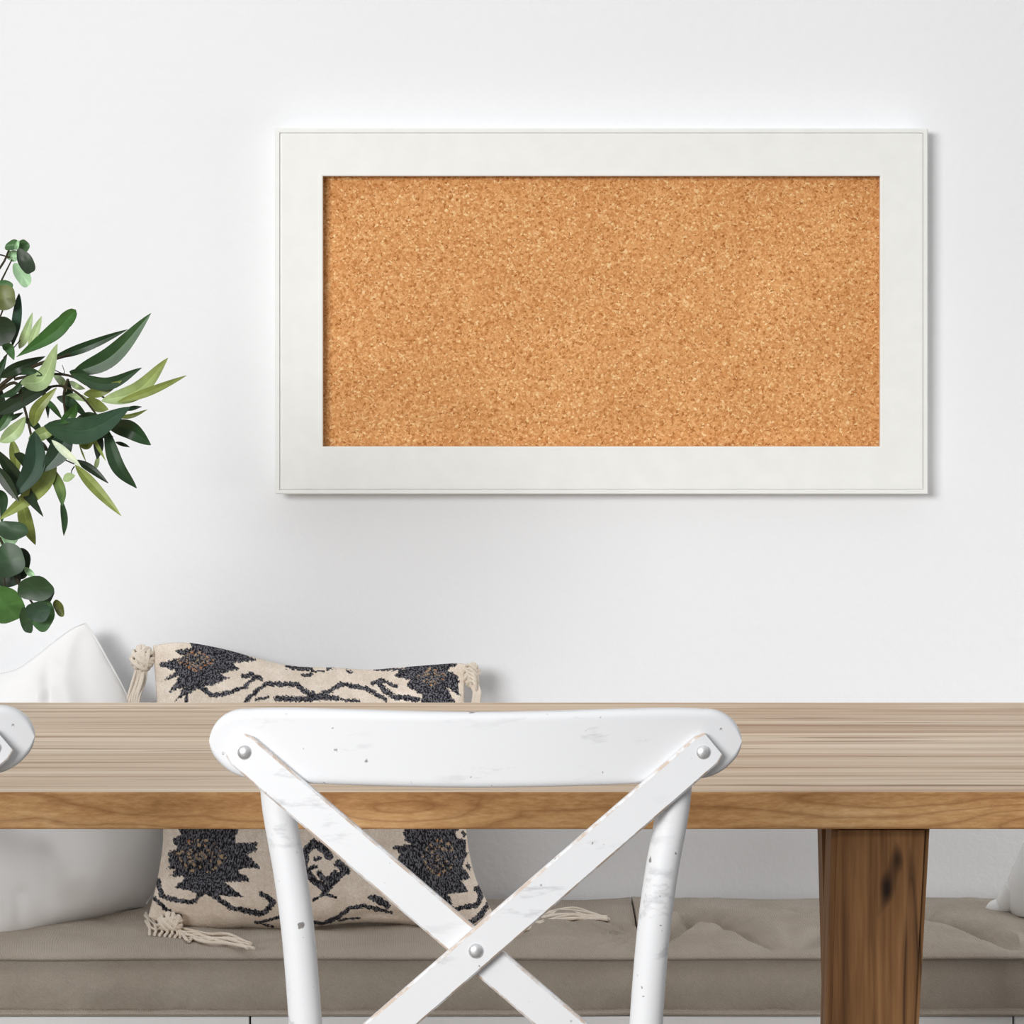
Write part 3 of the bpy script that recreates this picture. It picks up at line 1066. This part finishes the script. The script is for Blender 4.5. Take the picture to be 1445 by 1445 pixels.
# flared foot: a tapering web that runs from the body down to a flat rounded toe
path = spline([P(1434, 1258, KO), P(1423, 1270, KO - 1), P(1412, 1279, KO - 2), P(1400, 1281.5, KO - 2), P(1391, 1282, KO - 2)], 24)
n_ = len(path)
rr = []
for i in range(n_):
    t = i / (n_ - 1)
    w = 0.0135 * (1 - t) ** 0.7 + 0.0042
    if t > 0.82:
        w *= math.sqrt(max(0.02, 1 - ((t - 0.82) / 0.18) ** 2))
    rr.append(w)
tube(bm, path, rr, 16)
for v in bm.verts:
    zf = P(0, 1287, KO).z
    if v.co.z < zf:
        v.co.z = zf
obj('foot', bm, M_CERAMIC, orn)

# ------------------------------------------------------------------ dining table
KT0, KT1 = 1500.0, 1217.0
tx0, tx1 = -1.55, 0.80
yt0, yt1 = YK(KT0), YK(KT1)
zt1 = 0.76
zt0 = H - (1170.5 - HZ) / KT0
table = empty('dining_table', ((tx0 + tx1) / 2, (yt0 + yt1) / 2, 0.0), 'long rustic wooden dining table with thick plank top and brown legs', 'table')
bm = bmesh.new()
box(bm, tx0, tx1, yt0, yt1, zt0, zt1, 0.0022, 2)
bm.normal_update()
for f in bm.faces:
    f.material_index = 0 if f.normal.z > 0.5 else 1
obj('tabletop', bm, [M_TOP, M_EDGE], table, smooth=False)


def hexa(bm, xt0, xt1, xb0, xb1, y0, y1, z0, z1, bev):
    r = bmesh.ops.create_cube(bm, size=1.0)
    for v in r['verts']:
        top = v.co.z > 0
        left = v.co.x < 0
        v.co = Vector(((xt0 if left else xt1) if top else (xb0 if left else xb1), y0 if v.co.y < 0 else y1, z1 if top else z0))
    es = list({e for v in r['verts'] for e in v.link_edges})
    bmesh.ops.bevel(bm, geom=es, offset=bev, segments=2, affect='EDGES')


def table_leg(K1, pa, pb, la_px, lb_px, depth, dx):
    """a square post whose front face runs from pa to pb (px) under the top and leans by la, lb px down the picture"""
    y0 = YK(K1)
    zt = zt0
    xa, xb = (pa - CX) / K1, (pb - CX) / K1
    dz = 275.0 / K1
    la, lb = la_px / K1 / dz, lb_px / K1 / dz
    bm = bmesh.new()
    hexa(bm, xa + dx, xb + dx, xa + la * zt + dx, xb + lb * zt + dx, y0, y0 + depth, 0.0, zt, 0.005)
    obj('leg', bm, M_LEG, table, smooth=False)


for dx in (0.0, -1.62):
    table_leg(1486.0, 1174.5, 1313.0, -8.0, -15.0, 0.062, dx)
    table_leg(1263.0, 1157.0, 1284.0, 7.0, -4.0, 0.060, dx)

# ------------------------------------------------------------------ cross-back chair
KC = 1750.0
YC = YK(KC)
XC = (671 - CX) / KC
chair = empty('dining_chair', (XC, YC + 0.2, 0.0), 'white distressed cross-back chair in the middle, whole back in view before the table', 'chair', 'white cross-back chairs')
BOW = 0.030


def rail_y(x):
    t = (x - XC) / 0.215
    return YC - 0.004 + BOW * t * t


def rail_bm():
    bm = bmesh.new()
    # half outline in pixels for the top and bottom edges of the straightened board
    top = [(295, 1046), (297, 1034), (303, 1024), (312, 1014.5), (325, 1007), (345, 1003), (375, 1001.5), (420, 1001.5), (500, 1003.5), (590, 1006), (671, 1007)]
    bot = [(295, 1046), (298, 1058), (306, 1071), (319, 1083), (336, 1093), (356, 1099.5), (380, 1103), (420, 1106), (500, 1109.5), (590, 1112), (671, 1113)]
    T = curve2d(top, 120)
    B = curve2d(bot, 120)
    xs_ = np.concatenate([295 + 65 * (1 - np.cos(np.linspace(0.06, math.pi / 2, 18))), np.linspace(368, 671, 32)])
    cols = []
    full = list(xs_) + [1342 - x for x in xs_[::-1][1:]]
    for x in full:
        xm = x if x <= 671 else 1342 - x
        zt_px = np.interp(xm, T[:, 0], T[:, 1])
        zb_px = np.interp(xm, B[:, 0], B[:, 1])
        if xm < 345:
            zt_px = 1046 - 43.6 * math.sqrt(max(0, 1 - ((345 - xm) / 50.0) ** 2))
        if xm < 360:
            zb_px = 1046 + 54.2 * max(0, 1 - ((360 - xm) / 65.0) ** 2) ** (0.5 + 0.08 * min(1.0, max(0.0, (xm - 295) / 14.0)))
        # sideways position, then true depth at that bow
        X_ = (x - CX) / KC
        for _ in range(3):
            y = rail_y(X_)
            X_ = (x - CX) / KY(y)
        K = KY(y)
        z1, z0 = H - (zt_px - HZ) / K, H - (zb_px - HZ) / K
        h = (z1 - z0) / 2
        zc = (z1 + z0) / 2
        th = 0.0095
        r = min(0.0055, h * 0.9)
        sec = []
        for k in range(5):
            a = math.pi / 2 * k / 4
            sec.append((-(th - r) - r * math.sin(a), h - r + r * math.cos(a)))
        sec += [(-th, (h - r) * .9), (-th, 0.0), (-th, -(h - r) * .9)]
        for k in range(5):
            a = math.pi / 2 * k / 4
            sec.append((-(th - r) - r * math.cos(a), -(h - r) - r * math.sin(a)))
        for k in range(5):
            a = math.pi / 2 * k / 4
            sec.append(((th - r) + r * math.sin(a), -(h - r) - r * math.cos(a)))
        for k in range(5):
            a = math.pi / 2 * k / 4
            sec.append(((th - r) + r * math.cos(a), h - r + r * math.sin(a)))
        cols.append([bm.verts.new((X_, y + 0.0095 + dy, zc + dz)) for dy, dz in sec])
    n = len(cols[0])
    for a, b in zip(cols, cols[1:]):
        for k in range(n):
            bm.faces.new((a[k], a[(k + 1) % n], b[(k + 1) % n], b[k]))
    bm.faces.new(cols[0])
    bm.faces.new(cols[-1])
    return bm


obj('top_rail', rail_bm(), M_CHAIR, chair)


def strip_bm(ctrl, w, th, n=40, wear=True, sq=0.35):
    """flat bent slat along 3-D control points; broad side faces the camera"""
    bm = bmesh.new()
    lay = bm.verts.layers.float_color.new('wear')
    pts = spline(ctrl, n)
    T, _ = frames_along(pts)
    rings = []
    b = 0.0016
    m = len(pts)
    for i, p in enumerate(pts):
        side = T[i].cross(Vector((0, 1, 0))).normalized()
        nrm = side.cross(T[i]).normalized()
        if nrm.y > 0:
            nrm = -nrm
        ww = w / 2
        e = min(i, m - 1 - i)
        sec = [(-ww, th / 2 - b), (-ww + b, th / 2), (-ww * .85, th / 2), (0, th / 2), (ww * .85, th / 2), (ww - b, th / 2), (ww, th / 2 - b), (ww, -th / 2 + b), (ww - b, -th / 2), (-ww + b, -th / 2), (-ww, -th / 2 + b)]
        if i in (0, m - 1):
            sec = [(a * 0.82, c_ * 0.6) for a, c_ in sec]
        ring = []
        for k, (a, c_) in enumerate(sec):
            v = bm.verts.new(p + side * a + nrm * c_)
            g_ = 1.0 if k in (0, 1, 5, 6) else 0.0
            v[lay] = (g_, g_, g_, 1)
            ring.append(v)
        rings.append(ring)
    nn = len(rings[0])
    for a, b_ in zip(rings, rings[1:]):
        for k in range(nn):
            bm.faces.new((a[k], a[(k + 1) % nn], b_[(k + 1) % nn], b_[k]))
    bm.faces.new(rings[0])
    bm.faces.new(rings[-1])
    return bm


def PC(px, py, dy):
    """chair point at a pixel, dy metres nearer than the rail plane"""
    K = KY(YC - dy)
    return P(px, py, K)


# slats: screwed to the back of the rail, bent to its bow, crossing in front of the open back
slat_w = 0.0285


def slat_ctrl(x0, y0, x1, y1, front):
    pts = []
    for i in range(31):
        t = i / 30
        px, py = x0 + (x1 - x0) * t, y0 + (y1 - y0) * t
        d = YC - rail_y((px - CX) / KC) + 0.0055
        if front:
            d += 0.0098 * math.exp(-((px - 671) / 110.0) ** 2)
        pts.append(PC(px, py, d))
    return pts


obj('cross_slat', strip_bm(slat_ctrl(332.5, 1051, 903, 1540, False), slat_w, 0.009, 60), M_CHAIR, chair)
obj('cross_slat', strip_bm(slat_ctrl(1006, 1050, 440, 1541, True), slat_w, 0.009, 60), M_CHAIR, chair)
yl = YC - rail_y((345 - CX) / KC)


def rivet(px, py, dy, r=0.0061):
    c0 = PC(px, py, dy)
    bm = bmesh.new()
    prof = []
    rings = []
    for k in range(7):
        a = math.pi / 2 * k / 6
        rr_ = r * math.cos(a)
        dd = r * 0.55 * math.sin(a)
        rings.append([bm.verts.new((c0.x + rr_ * math.cos(2 * math.pi * j / 20), c0.y - dd, c0.z + rr_ * math.sin(2 * math.pi * j / 20))) for j in range(20)] if k < 6 else None)
    tip = bm.verts.new((c0.x, c0.y - r * 0.55, c0.z))
    back = [bm.verts.new((v.co.x, v.co.y + 0.002, v.co.z)) for v in rings[0]]
    rs = [back] + rings[:6]
    for a, b in zip(rs, rs[1:]):
        for j in range(20):
            bm.faces.new((a[j], a[(j + 1) % 20], b[(j + 1) % 20], b[j]))
    for j in range(20):
        bm.faces.new((rs[-1][j], rs[-1][(j + 1) % 20], tip))
    bm.faces.new(back[::-1])
    obj('rivet', bm, M_METAL, chair)


rivet(345.5, 1062, yl + 0.0098)
rivet(992, 1062, yl + 0.0098)
rivet(671.5, 1342, 0.0237)

# posts run on as the rear legs
ZSEAT = 0.455
posts = []
for sgn in (-1, 1):
    ctrl = []
    for (px, py, dy) in ((388, 1085, -0.026), (394, 1145, -0.022), (409, 1230, -0.018), (421, 1320, -0.016), (431, 1445, -0.016), (437, 1560, -0.018)):
        q = PC(px, py, dy)
        ctrl.append(Vector((XC + sgn * abs(q.x - XC), q.y, q.z)))
    zlast = ctrl[-1]
    ctrl.append(Vector((XC + sgn * 0.137, YC + 0.022, ZSEAT)))
    ctrl.append(Vector((XC + sgn * 0.150, YC + 0.018, 0.25)))
    ctrl.append(Vector((XC + sgn * 0.172, YC - 0.010, 0.0)))
    pp = spline(ctrl, 64)
    rad = []
    for i, p in enumerate(pp):
        rad.append(0.0135 if p.z > 0.3 else 0.0135 - 0.002 * (0.3 - p.z) / 0.3)
    rad[0] = 0.010
    bm = bmesh.new()
    tube(bm, pp, rad, 20)
    obj('back_post', bm, M_CHAIR, chair)
for sgn in (-1, 1):
    bm = bmesh.new()
    tube(bm, spline([(XC + sgn * 0.175, YC + 0.385, ZSEAT - 0.01), (XC + sgn * 0.180, YC + 0.390, 0.25), (XC + sgn * 0.190, YC + 0.405, 0.0)], 20), 0.0145, 16)
    obj('front_leg', bm, M_CHAIR, chair)
# seat frame: a rounded trapezium bowed from one piece, with a woven rush panel
loop = []
for k in range(64):
    a = 2 * math.pi * k / 64
    ca, sa = math.cos(a), math.sin(a)
    sx = math.copysign(abs(ca) ** 0.55, ca)
    sy = math.copysign(abs(sa) ** 0.55, sa)
    yy = YC + 0.215 + 0.195 * sy
    xx = XC + (0.185 + 0.022 * sy) * sx
    loop.append(Vector((xx, yy, ZSEAT)))
bm = bmesh.new()
tube(bm, loop + [loop[0]], 0.015, 12, cap=False)
obj('seat_frame', bm, M_CHAIR, chair)
bm = bmesh.new()
cen = Vector((XC, YC + 0.215, ZSEAT))
rings = []
for t, z in ((0.97, -0.006), (0.97, 0.006), (0.75, 0.009), (0.4, 0.004), (0.1, 0.002)):
    rings.append([bm.verts.new(cen + (p - cen) * t + Vector((0, 0, z))) for p in loop])
for a, b in zip(rings, rings[1:]):
    for k in range(64):
        bm.faces.new((a[k], a[(k + 1) % 64], b[(k + 1) % 64], b[k]))
bm.faces.new(rings[0][::-1])
bm.faces.new(rings[-1])
obj('seat', bm, M_RUSH, chair)
for (a, b) in (((-0.155, 0.016, 0.20), (-0.184, 0.398, 0.17)), ((0.155, 0.016, 0.20), (0.184, 0.398, 0.17)), ((-0.182, 0.392, 0.24), (0.182, 0.392, 0.24)), ((-0.151, 0.018, 0.245), (0.151, 0.018, 0.245))):
    bm = bmesh.new()
    tube(bm, [Vector((XC + a[0], YC + a[1], a[2])), Vector((XC + b[0], YC + b[1], b[2]))], 0.009, 12)
    obj('stretcher', bm, M_CHAIR, chair)

# second chair of the same kind, mostly beyond the left edge
chair2 = chair.copy()
COL.objects.link(chair2)
chair2['label'] = 'white cross-back chair at the left edge, only its rail end showing'
for ch in list(chair.children):
    c2 = ch.copy()
    COL.objects.link(c2)
    c2.parent = chair2
chair2.location = (XC - 0.600, YC + 0.2, 0.0)
chair2.rotation_euler = (0, 0, math.radians(7))

# ------------------------------------------------------------------ plant: mixed foliage in a vase standing on the table
KP = 1300.0
vx, vy = (-175 - CX) / KP, YK(KP)
vase = empty('vase', (vx, vy, 0.76), 'white ceramic vase holding the green branches on the table', 'vase')
bm = bmesh.new()
outer = [(0.045, 0.7605), (0.06, 0.764), (0.075, 0.80), (0.078, 0.84), (0.066, 0.89), (0.045, 0.93), (0.036, 0.95), (0.040, 0.965), (0.036, 0.966), (0.031, 0.95), (0.038, 0.93), (0.05, 0.90), (0.05, 0.80)]
lathe(bm, outer, vx, vy)
obj('vase_body', bm, M_CERAMIC, vase)

plant = empty('leafy_branches', (vx, vy, 0.80), 'green olive and eucalyptus branches reaching in at the left edge', 'plant')
TONES = {'DD': (36, 52, 32), 'D': (44, 70, 43), 'M': (74, 110, 68), 'G': (64, 104, 50), 'L': (168, 190, 140), 'LL': (222, 234, 208), 'Y': (132, 146, 76), 'B': (48, 74, 58), 'T': (168, 206, 164), 'BR': (96, 104, 52)}
rl = random.Random(21)


def leaf(bm, lay, p0, p1, p2, w, tone, dy=0.0, blunt=0.0, tone2=None):
    """a narrow leaf: centre line through three pixel points, w pixels at its widest, folded along the rib"""
    K = KP
    off = [dy + rl.uniform(-.012, .012) for _ in range(3)]
    pts = []
    for (x, y), o in zip((p0, p1, p2), off):
        q = P(x, y, KY(YK(K) - o))
        pts.append(q)
    c = spline(pts, 30 if blunt else 18)
    T, _ = frames_along(c)
    n = len(c)
    col = TONES[tone]
    col2 = TONES[tone2 or tone]
    roll = rl.uniform(-0.35, 0.35)
    rows = []
    f_ = rl.uniform(0.9, 1.12)
    for i, p in enumerate(c):
        t = i / (n - 1)
        prof = math.sin(math.pi * min(1, t ** 0.85 if not blunt else t ** 1.25)) ** 0.8 if 0 < t < 1 else 0.0
        if blunt and t > 0.75:
            prof = max(prof, math.sqrt(max(0, 1 - ((t - 0.75) / 0.25) ** 2)) * 0.9)
        hw = max(0.35, w * 1.1 / 2 * prof) / K
        side = T[i].cross(Vector((0, 1, 0)))
        side = side.normalized() if side.length > 1e-6 else Vector((1, 0, 0))
        nrm = side.cross(T[i]).normalized()
        side = side * math.cos(roll) + nrm * math.sin(roll)
        side = side / max(0.75, math.cos(roll))
        row = []
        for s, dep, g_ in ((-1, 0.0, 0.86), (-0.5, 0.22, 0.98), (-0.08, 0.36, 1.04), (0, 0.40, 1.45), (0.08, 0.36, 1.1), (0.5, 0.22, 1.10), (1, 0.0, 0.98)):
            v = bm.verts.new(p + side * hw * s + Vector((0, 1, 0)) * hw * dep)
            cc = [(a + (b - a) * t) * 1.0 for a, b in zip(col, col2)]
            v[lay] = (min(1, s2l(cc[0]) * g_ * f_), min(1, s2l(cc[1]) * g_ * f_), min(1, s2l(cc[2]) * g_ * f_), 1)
            row.append(v)
        rows.append(row)
    for a, b in zip(rows, rows[1:]):
        for k in range(len(a) - 1):
            bm.faces.new((a[k], a[k + 1], b[k + 1], b[k]))


def round_leaf(bm, lay, cx, cy, rx, ry, ang, tone, dy=0.0):
    """a cupped eucalyptus leaf"""
    c0 = P(cx, cy, KY(YK(KP) - dy))
    K = KP
    ca, sa = math.cos(math.radians(ang)), math.sin(math.radians(ang))
    tx, ty = rl.uniform(-.4, .4), rl.uniform(-.4, .4)
    col = TONES[tone]
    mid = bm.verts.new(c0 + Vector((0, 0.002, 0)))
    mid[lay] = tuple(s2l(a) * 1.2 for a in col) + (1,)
    prev = None
    for ri, t in enumerate((0.33, 0.66, 0.9, 1.0)):
        ring = []
        for k in range(28):
            a = 2 * math.pi * k / 28
            wv = 1 + (0.05 * math.sin(a * 3 + cx) + 0.03 * math.sin(a * 5 + cy)) * t
            x = rx * t * math.cos(a) * wv
            y = ry * t * math.sin(a) * wv
            # pointed towards +x a little
            X_ = (x * ca - y * sa) / K
            Z_ = -(x * sa + y * ca) / K
            Y_ = (0.002 * (1 - t * t)) + 0.0012 * t * math.sin(2 * a + cy) + X_ * tx * 0.9 + Z_ * ty * 0.9
            v = bm.verts.new(c0 + Vector((X_, Y_, Z_)))
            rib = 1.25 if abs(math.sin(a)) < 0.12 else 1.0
            sh = (1.0 - 0.05 * t * t) * rib * (1.12 if math.sin(a) < 0 else 0.9)  # shading painted into the colour: rim and one half darker; rib lighter
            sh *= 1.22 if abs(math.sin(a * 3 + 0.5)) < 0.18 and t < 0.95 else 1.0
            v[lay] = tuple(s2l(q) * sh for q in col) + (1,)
            ring.append(v)
        if prev is None:
            for k in range(28):
                bm.faces.new((mid, ring[k], ring[(k + 1) % 28]))
        else:
            for k in range(28):
                bm.faces.new((prev[k], ring[k], ring[(k + 1) % 28], prev[(k + 1) % 28]))
        prev = ring


LEAVES = [
    # far ones first (dy is metres towards the camera)
    ((-6, 606), (0, 572), (-3, 538), 15, 'DD', -.05), ((95, 602), (98, 570), (96, 534), 14, 'DD', -.03), ((-3, 594), (15, 590), (33, 582), 8, 'D', -.03),
    ((17, 620), (22, 648), (24, 670), 14, 'Y', -.03), ((30, 703), (37, 738), (50, 769), 19, 'Y', -.03), ((75, 528), (88, 540), (93, 553), 11, 'L', -.02),
    ((98, 538), (108, 545), (120, 549), 8, 'L', -.02), ((122, 562), (138, 573), (153, 578), 15, 'Y', -.01), ((175, 579), (187, 576), (200, 574), 6, 'D', -.01),
    ((163, 588), (185, 587), (208, 578), 6, 'Y', -.01), ((163, 624), (173, 627), (183, 631), 5, 'DD', 0), ((52, 621), (60, 629), (69, 637), 8, 'DD', -.02),
    ((136, 604), (139, 628), (137, 648), 13, 'DD', 0), ((134, 663), (137, 652), (139, 641), 6, 'L', -.01), ((27, 414), (23, 455), (17, 490), 13, 'B', 0),
    ((4, 486), (13, 492), (20, 508), 13, 'M', .02), ((27, 492), (36, 472), (46, 441), 12, 'L', 0), ((41, 492), (49, 470), (59, 446), 11, 'L', .005),
    ((23, 504), (74, 470), (107, 437), 22, 'G', .01, 1), ((0, 533), (25, 519), (64, 503), 15, 'DD', .0), ((75, 505), (122, 489), (180, 465), 13, 'D', -.01),
    ((102, 527), (156, 503), (213, 442), 25, 'D', .01, 0, 'M'), ((100, 528), (150, 542), (200, 519), 17, 'D', .015), ((118, 556), (142, 552), (172, 537), 14, 'Y', .02),
    ((143, 566), (194, 551), (237, 505), 22, 'L', .02, 0, 'Y'), ((165, 568), (212, 552), (263, 530), 11, 'Y', .025), ((29, 541), (60, 535), (81, 485), 24, 'L', .03),
    ((-4, 584), (27, 566), (76, 544), 20, 'DD', .0), ((47, 602), (53, 577), (80, 547), 16, 'Y', .01), ((0, 624), (20, 609), (36, 588), 19, 'L', .01), ((40, 620), (62, 611), (83, 600), 17, 'L', .01, 0, 'Y'),
    ((100, 608), (116, 618), (136, 624), 15, 'Y', .005), ((110, 622), (122, 629), (133, 623), 10, 'Y', .005), ((150, 597), (184, 607), (213, 628), 24, 'D', .01), ((149, 603), (165, 656), (193, 689), 18, 'D', .02),
    ((95, 604), (83, 637), (60, 666), 28, 'B', .03), ((112, 628), (117, 641), (122, 653), 2.5, 'Y', 0), ((125, 607), (138, 630), (149, 650), 5, 'Y', .015),
    ((62, 601), (122, 607), (184, 574), 34, 'D', .035, 0, 'B'), ((85, 598), (100, 585), (108, 570), 14, 'G', .04), ((79, 653), (54, 690), (-2, 734), 22, 'Y', .0), ((71, 658), (85, 690), (88, 714), 14, 'Y', .0, 0, 'M'),
    ((87, 706), (91, 733), (90, 756), 9, 'D', .0), ((73, 621), (94, 640), (114, 658), 10, 'LL', .04), ((107, 649), (129, 662), (153, 682), 10, 'DD', .02), ((106, 656), (134, 688), (171, 728), 14, 'Y', .015),
    ((89, 678), (97, 673), (106, 671), 11, 'L', 0), ((-6, 634), (27, 680), (61, 729), 18, 'DD', .01), ((-6, 658), (10, 682), (27, 708), 16, 'DD', .015), ((49, 609), (47, 660), (17, 703), 28, 'B', .03),
    ((0, 560), (20, 552), (38, 530), 9, 'D', .0), ((60, 560), (75, 575), (88, 592), 8, 'M', -.02), ((-5, 690), (5, 705), (2, 740), 12, 'D', -.02),
    ((20, 552), (45, 548), (70, 538), 10, 'D', -.02), ((30, 590), (50, 600), (62, 620), 10, 'D', -.02), ((58, 545), (66, 568), (68, 590), 7, 'DD', -.02), ((80, 560), (100, 568), (125, 590), 12, 'D', -.02),
    ((108, 590), (128, 588), (150, 596), 12, 'D', -.01), ((20, 640), (34, 650), (52, 690), 12, 'D', -.02), ((62, 610), (75, 622), (90, 645), 12, 'D', -.015), ((-4, 610), (10, 590), (22, 560), 12, 'M', -.02), ((90, 560), (110, 560), (130, 568), 9, 'L', -.015),
    ((60, 530), (40, 524), (18, 528), 10, 'D', .005), ((98, 524), (115, 530), (128, 540), 14, 'D', .012), ((128, 598), (140, 612), (160, 616), 10, 'DD', -.01),
    ((-30, 560), (-10, 540), (10, 500), 16, 'D', -.02), ((-40, 640), (-20, 610), (0, 575), 18, 'D', -.02), ((-50, 590), (-30, 640), (-25, 690), 18, 'B', -.02), ((-60, 520), (-45, 480), (-30, 430), 16, 'D', -.02),
    ((-90, 640), (-70, 600), (-60, 550), 16, 'G', -.02), ((-100, 700), (-60, 690), (-25, 720), 16, 'D', -.02),
]
bm = bmesh.new()
lay = bm.verts.layers.float_color.new('Col')
for L_ in LEAVES:
    p0, p1, p2, w, tone, dy = L_[:6]
    leaf(bm, lay, p0, p1, p2, w, tone, dy, L_[6] if len(L_) > 6 else 0, L_[7] if len(L_) > 7 else None)
olive = obj('olive_branch', bm, M_LEAF, plant, normals=False)


def twig(parent, lines):
    bm = bmesh.new()
    for pts, r in lines:
        q = [P(x, y, KY(YK(KP) - (z[0] if z else 0.0))) for x, y, *z in pts]
        c = spline(q, 24)
        m = len(c)
        tube(bm, c, [r / KP * (1 - 0.45 * i / (m - 1)) for i in range(m)], 7)
    obj('stem', bm, M_STEM, parent)


twig(olive, [([(-172, 935), (-150, 780), (-90, 640), (-30, 575), (15, 533), (60, 512), (100, 500)], 4.2), ([(-20, 566), (20, 540), (33, 570), (45, 620), (47, 650)], 2.6), ([(20, 535), (60, 528), (104, 532), (145, 560), (165, 568)], 2.2),
             ([(33, 570), (75, 545), (110, 555), (140, 590), (150, 600)], 2.0), ([(96, 535), (90, 560), (95, 600), (100, 625)], 2.2), ([(45, 615), (75, 640), (105, 655)], 1.6), ([(-60, 610), (-20, 640), (20, 690)], 2.4),
             ([(72, 520), (90, 527), (88, 515)], 0.8), ([(5, 505), (20, 490), (33, 474), (34, 470)], 1.0), ([(105, 658), (101, 665), (102, 672)], 1.0)])

bm = bmesh.new()
lay = bm.verts.layers.float_color.new('Col')
for a in ((5, 420, 18, 18, 0, 'BR', .015), (4, 405, 15, 10, 0, 'M', .005), (3, 467, 19, 21, 0, 'DD', .02), (18, 361, 9, 8, 20, 'T', -.004), (33, 348, 8, 10, 0, 'M', .0), (17, 346, 11, 7, -25, 'M', .006), (24, 346, 3, 7, 15, 'T', .012),
          (31, 388, 19, 10, 58, 'T', .004), (36, 369, 20, 10.5, 58, 'DD', .02), (-20, 400, 16, 14, 0, 'D', .0), (-30, 450, 18, 16, 0, 'D', .0)):
    round_leaf(bm, lay, *a)
for v in bm.verts:
    pass
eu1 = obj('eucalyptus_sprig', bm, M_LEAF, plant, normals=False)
eu1['label'] = 'upper sprig with small round leaves'
twig(eu1, [([(-172, 935), (-160, 750), (-110, 560), (-50, 440), (0, 378), (13, 352)], 2.6), ([(-50, 400), (-10, 362), (14, 363)], 1.6), ([(-20, 440), (1, 398), (17, 366)], 1.8), ([(-10, 470), (3, 440), (7, 425)], 1.6)])

bm = bmesh.new()
lay = bm.verts.layers.float_color.new('Col')
for a in ((10, 763, 15, 8, 0, 'T', -.01), (29, 795, 14, 22, 0, 'DD', -.01), (10, 816, 22, 12, 0, 'DD', -.01), (13, 791, 22, 24, 0, 'D', .01), (16, 748, 25, 13, 5, 'D', .015), (41, 807, 9, 4.5, 40, 'T', .0),
          (66, 838, 10, 13, 0, 'DD', .0), (7, 854, 28, 27, 0, 'G', .01), (50, 831, 26, 18, 0, 'D', .025), (60, 868, 17, 22, 0, 'M', .01), (37, 876, 9, 19, -10, 'D', .012), (83, 858, 13, 7, 65, 'BR', .005), (54, 863, 17, 15, 0, 'B', .028),
          (-30, 780, 24, 22, 0, 'D', 0), (-40, 840, 26, 24, 0, 'G', 0), (-70, 760, 22, 20, 0, 'D', 0)):
    round_leaf(bm, lay, *a)
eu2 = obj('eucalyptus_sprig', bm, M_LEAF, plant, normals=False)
eu2['label'] = 'lower drooping sprig with large round leaves'
twig(eu2, [([(-172, 935), (-165, 790), (-110, 700), (-50, 710), (0, 760), (20, 810), (45, 850), (60, 870)], 2.6), ([(20, 810), (30, 830), (50, 835)], 1.4), ([(5, 800), (8, 840)], 1.4)])

# ------------------------------------------------------------------ camera, lights, world
cam = bpy.data.cameras.new('camera')
cam.sensor_width = 36.0
cam.sensor_fit = 'HORIZONTAL'
cam.lens = F / 1445.0 * 36.0
cam.shift_x = 0.0
cam.shift_y = -(722.5 - HZ) / 1445.0
cam.clip_start = 0.05
cam.clip_end = 60
co = bpy.data.objects.new('camera', cam)
COL.objects.link(co)
co.location = (0, -DW, H)
co.rotation_euler = (math.radians(90), 0, 0)
SC.camera = co


def area(name, loc, target, size, size_y, power, col=(1, 1, 1)):
    l = bpy.data.lights.new(name, 'AREA')
    l.shape = 'RECTANGLE'
    l.size = size
    l.size_y = size_y
    l.energy = power
    l.color = col
    o = bpy.data.objects.new(name, l)
    COL.objects.link(o)
    o.location = loc
    d = Vector(target) - Vector(loc)
    o.rotation_euler = d.to_track_quat('-Z', 'Y').to_euler()
    return o


area('window_light', (-3.0, -7.2, 2.5), (0.5, 0.0, 0.9), 3.0, 1.8, 396, (1.0, 0.997, 0.99))
sl = area('added_side_fill', (2.5, -0.95, 0.64), (0.80, -0.05, 0.40), 0.7, 0.4, 2.0, (1.0, 0.995, 0.985))  # added fill without a source, brightens the wall under the table's right end
sl.data.spread = math.radians(70)
w = bpy.data.worlds.new('room_light')
SC.world = w
w.use_nodes = True
nt = w.node_tree
bg = nt.nodes['Background']
tc = nt.nodes.new('ShaderNodeTexCoord')
sx = nt.nodes.new('ShaderNodeSeparateXYZ')
mr = nt.nodes.new('ShaderNodeMapRange')
mr.inputs['From Min'].default_value = -0.1
mr.inputs['From Max'].default_value = 0.9
mr.inputs['To Min'].default_value = 0.08
mr.inputs['To Max'].default_value = 0.80
nt.links.new(tc.outputs['Generated'], sx.inputs[0])
nt.links.new(sx.outputs['Z'], mr.inputs['Value'])
nt.links.new(mr.outputs['Result'], bg.inputs['Strength'])
bg.inputs['Color'].default_value = (0.985, 0.995, 1.01, 1)

SC.view_settings.view_transform = 'Standard'
SC.view_settings.look = 'None'
SC.view_settings.exposure = 0.0
SC.view_settings.gamma = 1.0
